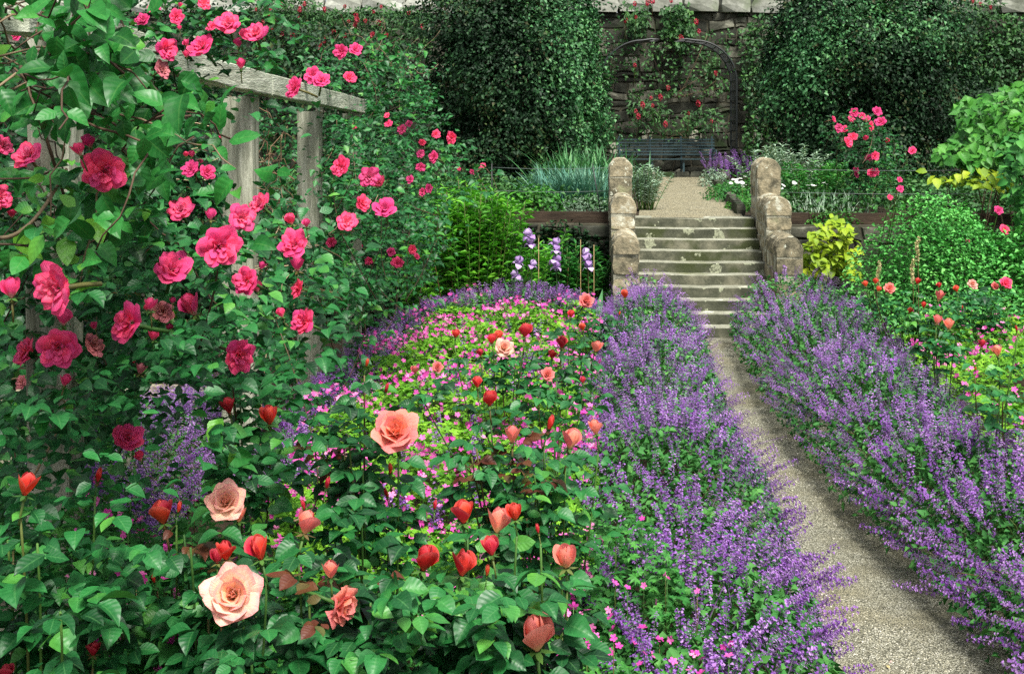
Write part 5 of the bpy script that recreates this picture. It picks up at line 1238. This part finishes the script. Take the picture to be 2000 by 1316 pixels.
rose_bush('rose bush with two rounded coral blooms in the right-hand geraniums', 1860, 8.4, [(1831, 624, 20, 'half', 'coral_rose'), (1853, 633, 24, 'half', 'coral_rose')], (1850, 655, 35, 15), 4, 0.06, 60, 17, reach=0.25)
rose_bush('rose bush with orange-red blooms at the right edge of the picture', 1950, 6.4, [(1918, 670, 18, 'half', 'red_rose'), (1947, 685, 24, 'half', 'coral_rose'), (1985, 641, 14, 'bud', 'red_rose'), (1905, 720, 10, 'bud', 'red_rose')], (1965, 745, 40, 35), 3, 0.052, 120, 18, reach=0.26)

for a, k in QUEUE: grow_rose_bush(*a, **k)

# ------------------------------------------------------------------ the climbing roses on the pergola
def climber(label, base, poly, d0, d1, ncane, blooms, size, cap, seed, dia=0.12, dmin=2.8, dmax=5.0, reach=0.9, step=0.06, split_min=45, bulk=0, cane_mat='bark', bulk_d=None, name='climbing_rose'):
    rr = random.Random(seed); base = np.array(base, float); t = thing(name, label, 'climbing rose', base)
    P, A, N, S = [], [], [], []; lines = []
    tips = px_cloud(poly, ncane, d0, d1)
    for ci, e in enumerate(tips):
        w = e + R.normal(0, 0.25, 3) * (1, .6, 1) - np.array([0, 0, .2]); line = bez(e - np.array([R.uniform(-.3, .3), R.uniform(-.2, .3), R.uniform(.3, .7)]), w, e, 9); leafy_cane(line, P, A, N, S, size, rr, reach, step, 0.0)
        if ci % 2 == 0: lines.append(line)
    for q in blooms:
        x, y, s = q[:3]; mode = q[3] if len(q) > 3 else 'open'; mat = q[4] if len(q) > 4 else 'pink_rose'
        d = float(np.clip(FPX * dia / s, dmin, dmax)) if len(q) < 6 else q[5]; m = s * d / FPX; e = at(x, y, d)
        if mode == 'side': ax = np.array([rr.choice((-1, 1)) * rr.uniform(.6, 1), -0.55, rr.uniform(-.1, .5)]); kind = 'open'
        elif mode == 'bud': ax = np.array([rr.uniform(-.4, .4), -.2, 1]); kind = 'half'
        else: ax = np.array([rr.uniform(-.65, .75), -0.85, rr.uniform(-.1, 0.75)]); kind = 'open'
        ax = unit(ax); org = e - ax * m * (0.2 if kind == 'open' else 0.45)
        if mat == 'pink_rose' and kind == 'open' and rr.random() < 0.3: mat = 'pink_light'
        bloom(t, base, org, ax, m, kind, mat, s >= split_min)
        b2 = org - ax * m * 0.9; line = bez(b2 + np.array([R.uniform(-.2, .2), R.uniform(.1, .35), -R.uniform(.2, .45)]), b2 + np.array([0, .12, -.05]), b2, 8); lines.append(line); leafy_cane(line, P, A, N, S, size, rr, 0.45, step, 0.06)
    if bulk:
        cc = px_cloud(poly, max(8, bulk // 38), *(bulk_d or (d0, d1))); q = cc[R.integers(0, len(cc), bulk)] + R.normal(0, 0.085, (bulk, 3)) * (0.6 + size / 0.06 * 0.4) * R.uniform(.5, 1.3, (bulk, 1)); al, no = cloud_orient(q, np.array([base[0], d1 + .5, base[2] + .8]), 0.7, 0.9, 0.6, 0.5)
        P = np.concatenate([np.array(P), q]); A = np.concatenate([np.array(A), al]); N = np.concatenate([np.array(N), no]); S = np.concatenate([np.array(S), size * R.uniform(.6, 1.1, bulk)])
    put_leaves(t, base, ROSE_T if cap else SMALL_T, 'rose' if cap else 'small', 'rose_leaf', P, A, N, np.array(S), cap)
    stems_part(t, base, lines, 0.0036, 0.002, cane_mat, 'cane', 5, True)
    return t
climber('vigorous climbing rose with large cerise blooms smothering the near end of the pergola', (-1.7, 4.3, 0), [(-30, 180), (60, 250), (300, 320), (420, 400), (600, 440), (640, 560), (600, 640), (520, 740), (440, 760), (300, 740), (280, 860), (180, 900), (150, 980), (-30, 1000)], 3.0, 4.5, 84, NEAR, 0.048, 300, 41, reach=0.55, step=0.046, bulk=2400, bulk_d=(3.8, 5.4))
climber('second cerise climbing rose flowering on top of the beam', (-1.75, 5.6, 0), [(230, 0), (520, -10), (530, 50), (480, 120), (420, 120), (345, 85), (240, 60)], 4.6, 6.0, 20, [(412, 50, 26), (470, 125, 24, 'bud'), (300, 15, 30)], 0.055, 200, 42, reach=0.4)
climber('climbing rose with smaller cerise blooms billowing off the far end of the pergola', (-1.35, 11.2, 0), [(560, 190), (640, 95), (760, 105), (850, 165), (900, 300), (850, 480), (790, 560), (700, 600), (640, 600), (640, 460), (650, 260), (700, 225)], 8.6, 12.0, 150, FARB, 0.055, 200, 43, dia=0.13, dmin=7.0, dmax=11.5, reach=0.55, step=0.055, split_min=60, bulk=3000)
climber('shaded rose growth filling the pergola bays behind the posts', (-1.9, 9.0, 0), [(380, 200), (520, 210), (620, 240), (700, 240), (690, 520), (640, 680), (520, 760), (420, 720)], 7.9, 10.5, 60, [(690, 250, 14), (435, 268, 16, 'bud')], 0.058, 100, 44, dmin=8, dmax=10, reach=0.6, bulk=2400)
climber('dark rose foliage at the shaded back of the pergola on the left', (-2.3, 5.2, 0), [(-60, -40), (230, -40), (330, 120), (430, 260), (430, 620), (300, 760), (180, 960), (-60, 1020)], 4.8, 6.4, 70, [(120, 250, 10, 'bud')], 0.062, 100, 45, dmin=5, dmax=6, reach=0.6, bulk=3000)

# ------------------------------------------------------------------ the large-leaved vine at the upper left
def vine(label, base, poly, d0, d1, nst, size, cap, seed, mat='vine_leaf', nb=0):
    base = np.array(base, float); rr = random.Random(seed); t = thing('twining_vine', label, 'vine', base); P, A, N, S = [], [], [], []; lines = []
    st = px_cloud(poly, nst, d0, d1)
    for p in st:
        k = 9; q = [p]; dr = unit(np.array([rr.uniform(-1, 1), rr.uniform(-.5, .1), rr.uniform(-.8, .9)]))
        for i in range(k):
            dr = unit(dr + R.normal(0, 0.38, 3) - np.array([0, 0, .06])); q.append(q[-1] + dr * 0.055)
        q = np.array(q); lines.append(q)
        for i in range(1, k, 2):
            T = unit(q[i + 1] - q[i - 1]); s0 = unit(np.cross(T, R.normal(0, 1, 3)))
            for sd in (-1, 1):
                o = unit(s0 * sd + T * .35 + np.array([0, -.25, -.15])); P.append(q[i] + o * .012); A.append(o); N.append(unit(np.array([rr.uniform(-.4, .4), -0.75, .75]) + R.normal(0, .35, 3))); S.append(size * rr.uniform(.6, 1.25) * (0.6 if i > 6 else 1))
    put_leaves(t, base, VINE_T, 'vine', mat, P, A, N, np.array(S), cap)
    stems_part(t, base, lines, 0.0034, 0.002, 'bark', 'stem', 5, True)
    return t
vine('large-leaved green vine twining over the near end of the pergola above the roses', (-1.75, 4.2, 0), [(-30, -30), (300, -30), (340, 60), (330, 150), (460, 210), (480, 270), (400, 350), (260, 420), (180, 480), (-30, 500)], 2.85, 3.9, 130, 0.074, 300, 51)
vine('lone broad vine leaves hanging below the cerise roses on the left', (-1.4, 4.2, 0), [(290, 720), (400, 730), (390, 830), (330, 800)], 3.1, 3.4, 3, 0.085, 30, 52)
vine('thin vine shoots rising above the far climbing rose', (-1.2, 10.6, 0), [(640, 70), (720, 60), (820, 100), (800, 150), (700, 120)], 9.5, 11, 22, 0.062, 80, 53)

# bare tangled twigs round the posts
tw = thing('dry_twigs', 'tangle of bare brown twigs woven round the pergola posts', 'twigs', PB)
ls = []
for e in px_cloud([(430, 230), (620, 210), (650, 330), (640, 520), (600, 700), (520, 560), (440, 400)], 130, 7.0, 9.2):
    q = [e]; dr = unit(R.normal(0, 1, 3))
    for i in range(9): dr = unit(dr + R.normal(0, .45, 3)); q.append(q[-1] + dr * R.uniform(.04, .09))
    ls.append(q)
stems_part(tw, PB, ls, 0.0042, 0.002, 'twig', 'twig', 4, True)
ls = []
for (a, b, c, d) in (((610, 660), (640, 600), (590, 480), 7.2), ((520, 790), (610, 760), (625, 640), 7.0), ((515, 780), (530, 700), (520, 900), 6.8), ((600, 700), (630, 560), (540, 440), 7.4), ((510, 900), (505, 800), (520, 690), 6.7), ((280, 860), (420, 800), (330, 640), 4.0), ((275, 880), (300, 760), (285, 600), 4.1), ((350, 60), (210, 200), (160, 480), 3.3), ((40, 130), (90, 260), (130, 400), 3.2), ((220, 100), (150, 330), (140, 500), 3.3), ((110, 460), (120, 410), (200, 380), 3.0), ((0, 465), (60, 470), (130, 330), 3.0)):
    ls.append(bez(at(*a, d), at(*b, d - .1), at(*c, d + .1), 14))
stems_part(tw, PB, ls, 0.0060, 0.004, 'bark', 'old_stem', 5, True)

# ------------------------------------------------------------------ bushes of the left and right beds
upright('goldenrod_clump', 'bright yellow-green leafy clump behind the catmint, right of the far climbing rose', 'goldenrod', 928, 12.9, 170, 1.66, 0.36, 'leaf_fresh', LANCE_T, 0.12, 30, z=0.0, lean=0.05, sd=(1, .6))
upright('leafy_perennial', 'green leafy perennial behind the irises against the retaining wall', 'perennial', 1105, 14.6, 60, 0.85, 0.30, 'mid_green', LANCE_T, 0.13, 20, z=0.0, lean=0.1, sd=(1, .5))
mound('wall_ivy', 'dark ivy hanging over the retaining wall left of the steps', 'ivy', 1095, 15.55, 0.75, 0.14, 0.62, 3200, 0.07, 'shrub_dark', SMALL_T, z=0.25, up=0.5, zc=0.2)
mound('wall_ivy', 'dark ivy against the retaining wall behind the goldenrod', 'ivy', 880, 15.2, 1.1, 0.5, 1.2, 5200, 0.08, 'shrub_dark', SMALL_T, z=0.1, up=0.5)
mound('fern_tuft', 'small green fern at the foot of the left parapet', 'fern', 1190, 13.9, 0.14, 0.14, 0.42, 700, 0.06, 'bright', LANCE_T, z=0.05)
t, b, p = mound('bushy_herb', 'wide rounded bush of small green leaves at the right before the terrace', 'bush', 1845, 12.5, 1.02, 0.8, 1.70, 34000, 0.046, 'mint', SMALL_T, z=0.0, up=1.25)
mound('bushy_herb', 'second leafy bush cut off by the right edge below the large-leaved shrub', 'bush', 2025, 12.2, 0.6, 0.6, 1.70, 11000, 0.06, 'mint', SMALL_T, z=0.0, up=0.8)
bp_ = thing('shrub_rose', 'pink shrub rose blooms poking out of the leafy bush at the right edge', 'rose', (5.2, 12.6, 0)); bb = np.array([5.2, 12.6, 0])
ls = []
for (x, y, s) in ((1961, 449, 22), (1950, 412, 20), (1758, 370, 16), (1738, 386, 12), (1757, 352, 12), (1890, 470, 10)):
    e = at(x, y, 12.2); bloom(bp_, bb, e, np.array([0, -.8, .5]), s * 12.2 / FPX, 'open', 'pink_rose', False); ls.append(bez(e + np.array([0, .6, -1.0]), e + np.array([0, .2, -.3]), e - np.array([0, -.02, .03]), 5))
stems_part(bp_, bb, ls, 0.006, 0.004)

def big_leaf(name, label, cat, polys, size, mat, tms, fam, cap, base, up=0.9):
    base = np.array(base, float); t = thing(name, label, cat, base)
    p = np.concatenate([px_cloud(q, n, a, b) for q, n, a, b in polys]); c = p.mean(0) + np.array([0, .6, -.4])
    al, no = cloud_orient(p, c, up, 0.8, 0.35, 0.3); put_leaves(t, base, tms, fam, mat, p, al, no, size * R.uniform(.65, 1.2, len(p)), cap)
    stems_part(t, base, [bez(base + R.normal(0, .1, 3) * (1, 1, 0), (base + q) / 2 + np.array([0, .1, .2]), q, 7) for q in p[R.integers(0, len(p), 10)]], 0.012, 0.004, 'bark', 'branches', 5)
    return t
big_leaf('golden_hop', 'golden-yellow leaved climber on the retaining wall right of the steps', 'climber', [([(1565, 500), (1590, 440), (1620, 425), (1665, 440), (1672, 500), (1680, 540), (1600, 552), (1570, 540)], 330, 14.0, 14.5)], 0.115, 'gold', SMALL_T, 'small', 300, (3.7, 14.5, 0))
big_leaf('golden_hop', 'yellow-leaved shoots trailing above the bushy herb at the right', 'climber', [([(1805, 335), (1850, 340), (1920, 325), (1970, 350), (1965, 372), (1880, 362), (1820, 350)], 70, 12.6, 13.4)], 0.12, 'gold', SMALL_T, 'small', 100, (5.0, 13.2, 0))
big_leaf('large_leaved_shrub', 'bright green large-leaved shrub at the right edge above the herbs', 'shrub', [([(1870, 205), (1900, 188), (1935, 195), (1980, 165), (2040, 175), (2110, 150), (2190, 190), (2240, 260), (2200, 340), (2080, 345), (1900, 330), (1830, 300), (1870, 260)], 2900, 13.2, 15.2), ([(1820, 290), (1930, 270), (1940, 320), (1850, 320)], 220, 13.0, 14.0)], 0.125, 'bright', ROSE_T, 'rose', 300, (6.0, 14.5, 0))
big_leaf('leafy_shrub', 'darker leafy shrub under the large-leaved one at the right edge', 'shrub', [([(1960, 270), (2030, 250), (2150, 300), (2170, 400), (2120, 450), (1990, 430), (1960, 360)], 1200, 12.2, 13.6)], 0.105, 'mid_green', ROSE_T, 'rose', 200, (5.5, 12.8, 0))

# the red rose on the terrace
climber('red-pink rose on thin stems in front of the right great shrub', (5.0, 16.9, TERR), [(1640, 225), (1720, 225), (1760, 300), (1740, 380), (1660, 370), (1650, 300)], 16.4, 17.2, 26,
        [(1630, 233, 16, 'side'), (1668, 220, 20), (1684, 226, 16), (1693, 232, 15), (1714, 217, 20), (1719, 236, 24), (1703, 246, 20), (1663, 231, 16), (1640, 250, 20), (1650, 251, 16), (1666, 266, 20), (1658, 277, 24), (1698, 308, 18), (1711, 304, 20), (1782, 293, 18), (1704, 338, 20), (1674, 341, 14), (1672, 331, 14), (1714, 336, 16), (1732, 275, 12, 'bud'), (1690, 270, 12, 'bud')], 0.06, 60, 61, dia=0.14, dmin=16.3, dmax=16.9, reach=0.4, split_min=99, bulk=160)
climber('few dark red rosebuds on the wire left of the steps', (-0.4, 15.6, TERR), [(925, 320), (950, 320), (950, 340), (925, 340)], 15.3, 15.7, 3, [(921, 336, 12), (934, 330, 12), (943, 323, 12), (896, 330, 9)], 0.05, 30, 62, dia=0.1, dmin=15.2, dmax=15.6, reach=0.15, split_min=99)

# ------------------------------------------------------------------ irises, canes and seed heads
def iris_mesh(seed):
    rr = random.Random(seed); g = Geo()
    for k in range(3):
        for up in (True, False):
            ph = k * 2.094 + (0 if up else 1.05); v = []; a = []; f = []
            for i in range(5):
                t = i / 4
                if up: r = 0.05 + 0.26 * math.sin(t * math.pi * .9); z = 0.75 * t
                else: r = 0.06 + 0.42 * t ** .7; z = 0.18 * math.sin(t * 2.4) - 0.62 * max(0, t - .35) ** 1.2
                w = (0.30 if up else 0.27) * math.sin(math.pi * min(.98, .12 + t * .86))
                for s in (-1, 0, 1):
                    rr_ = r + (-.07 if up else .03) * abs(s); v.append((rr_ * math.cos(ph) - s * w * math.sin(ph), rr_ * math.sin(ph) + s * w * math.cos(ph), z + .05 * abs(s) * (1 if up else -1) + rr.uniform(-.07, .07))); a.append((t, s, (0.45 if up else 0.05) + rr.uniform(-.1, .25)))
            for i in range(4):
                for s in range(2): f.append([i * 3 + s, i * 3 + s + 1, (i + 1) * 3 + s + 1, (i + 1) * 3 + s])
            g.add(v, f, a)
    return g.mesh('iris_bloom', M['iris'])
IM = [iris_mesh(k) for k in range(3)]
def iris(label, px, d, blooms, top):
    b = np.array([(px - CX) * d / FPX, d, 0.0]); t = thing('bearded_iris', label, 'iris', b); e = at(px, top, d); ln = bez(b, (b + e) / 2 + np.array([.03, 0, 0]), e, 8); stems_part(t, b, [ln], 0.007, 0.005)
    for (x, y, s) in blooms: part('bloom', IM[random.randrange(3)], t, at(x, y, d - .03) - b, Matrix.Rotation(random.uniform(0, 6.28), 3, 'Z') @ Matrix.Rotation(random.uniform(-.5, .5), 3, 'X'), (s * 0.95 * d / FPX,) * 2 + (s * 0.75 * d / FPX,))
    blades(t, b, b[0], b[1], 0.0, 14, 0.70, (0.05, 0.05), 'shrub_fresh', 'leaves', 3.2)
iris('tall purple iris nearest the goldenrod, two blooms high', 1036, 12.3, [(1033, 462, 28), (1036, 478, 26), (1040, 520, 22), (1012, 515, 28), (1008, 540, 24)], 468)
iris('purple iris in the middle of three before the wall', 1085, 12.3, [(1084, 478, 26), (1086, 492, 24), (1084, 512, 28), (1086, 524, 24)], 486)
iris('purple iris nearest the left parapet', 1147, 12.3, [(1145, 498, 24), (1147, 510, 26), (1150, 524, 26)], 502)
for px, y0, y1, lab in ((1052, 465, 545, 'bamboo cane beside the tallest iris'), (1134, 468, 545, 'bamboo cane left of the last iris'), (1160, 478, 540, 'bamboo cane nearest the left parapet')):
    g = Geo(); d = 12.6; p = at(px, y0, d); b = np.array([p[0], d, 0.0]); tube(g, [(0, 0, 0), (0, 0, p[2] * .5), (0, 0, p[2])], 0.0045, 0.004, 6); single('bamboo_cane', g.mesh('bamboo_cane', M['cane']), lab, 'cane', b)
for px, top, d, lab in ((1792, 468, 11.5, 'pale dry seed stalk rising before the bushy herb'), (1716, 515, 11.5, 'short pale seed stalk left of the tall one'), (1782, 512, 11.3, 'bent pale seed stalk beside the tall one')):
    p = at(px, top, d); b = np.array([p[0], d, 0.0]); t = thing('seed_stalk', lab, 'seed head', b); stems_part(t, b, [bez(b, b + np.array([0.02, 0, p[2] * .5]), p, 6)], 0.005, 0.003)
    for k in range(5):
        g = Geo(); c = np.array([p[0] + random.uniform(-.012, .012), d, p[2] - .045 * k]); q = crown_points(40, (0, 0, 0), (.009, .009, .02), k, .3, .1); g.copies(TINY_T, R.integers(0, 3, len(q)), q, unit(q) + (0, 0, .6), unit(R.normal(0, 1, (len(q), 3))), .017, R.uniform(0, 1, len(q))); part('seed_pod', g.mesh('seed_pod', M['beige']), t, c - b)

# hedges added beyond the pergola as dark backing for gaps in the foliage
mound('backing_hedge', 'added hedge as dark backing behind the pergola at the left, below the wall', 'hedge', 330, 13.6, 2.3, 0.9, 1.9, 14000, 0.10, 'shrub_dark', SMALL_T, z=0.0, up=0.7)
mound('backing_hedge', 'added hedge as dark backing at the far left edge behind the vine', 'hedge', -120, 12.0, 2.6, 0.9, 2.3, 12000, 0.10, 'shrub_dark', SMALL_T, z=0.0, up=0.7)
mound('backing_hedge', 'added hedge as dark backing behind the far climbing rose, left of the goldenrod', 'hedge', 720, 14.2, 1.2, 0.6, 1.9, 7000, 0.09, 'shrub_dark', SMALL_T, z=0.0, up=0.7)

# fallen petals, leaf scraps and weeds on the gravel
n = 420; y = 4.4 + 8.6 * R.uniform(0, 1, n) ** 1.5; s = np.sign(R.normal(0, 1, n)) * R.uniform(0.1, 1, n) ** .5
q = np.stack([np.array([path_c(v) for v in y]) + s * 0.70, y, np.full(n, 0.016)], 1)
g = Geo().copies(TINY_T, R.integers(0, 3, n), q, unit(R.normal(0, 1, (n, 3)) * (1, 1, .15)), R.normal(0, .3, (n, 3)) + (0, 0, 1), R.uniform(.010, .024, n), R.uniform(0, 1, n))
o = part('fallen_petals', g.mesh('fallen_petals', M['litter'])); o['kind'] = 'stuff'; o['label'] = 'fallen petals and leaf scraps littering the gravel path'; o['category'] = 'litter'
n = 2600; y = 4.2 + 9 * R.uniform(0, 1, n) ** 1.3; cl = np.floor(y * 5.3) ; s = np.where(np.sin(cl * 12.9898) > 0, 1, -1)
q = np.stack([np.array([path_c(v) for v in y]) + s * (0.62 + 0.10 * np.sin(cl * 3.7) + R.normal(0, .035, n)), y, R.uniform(0.01, .045, n)], 1)
g = Geo().copies(TINY_T, R.integers(0, 3, n), q, unit(R.normal(0, 1, (n, 3)) * (1, 1, .3) + (0, 0, .3)), R.normal(0, .4, (n, 3)) + (0, 0, 1), R.uniform(.018, .034, n), R.uniform(0, 1, n))
o = part('weeds', g.mesh('weeds', M['catmint_leaf'])); o['kind'] = 'stuff'; o['label'] = 'small green weeds along the edges of the gravel path'; o['category'] = 'weeds'
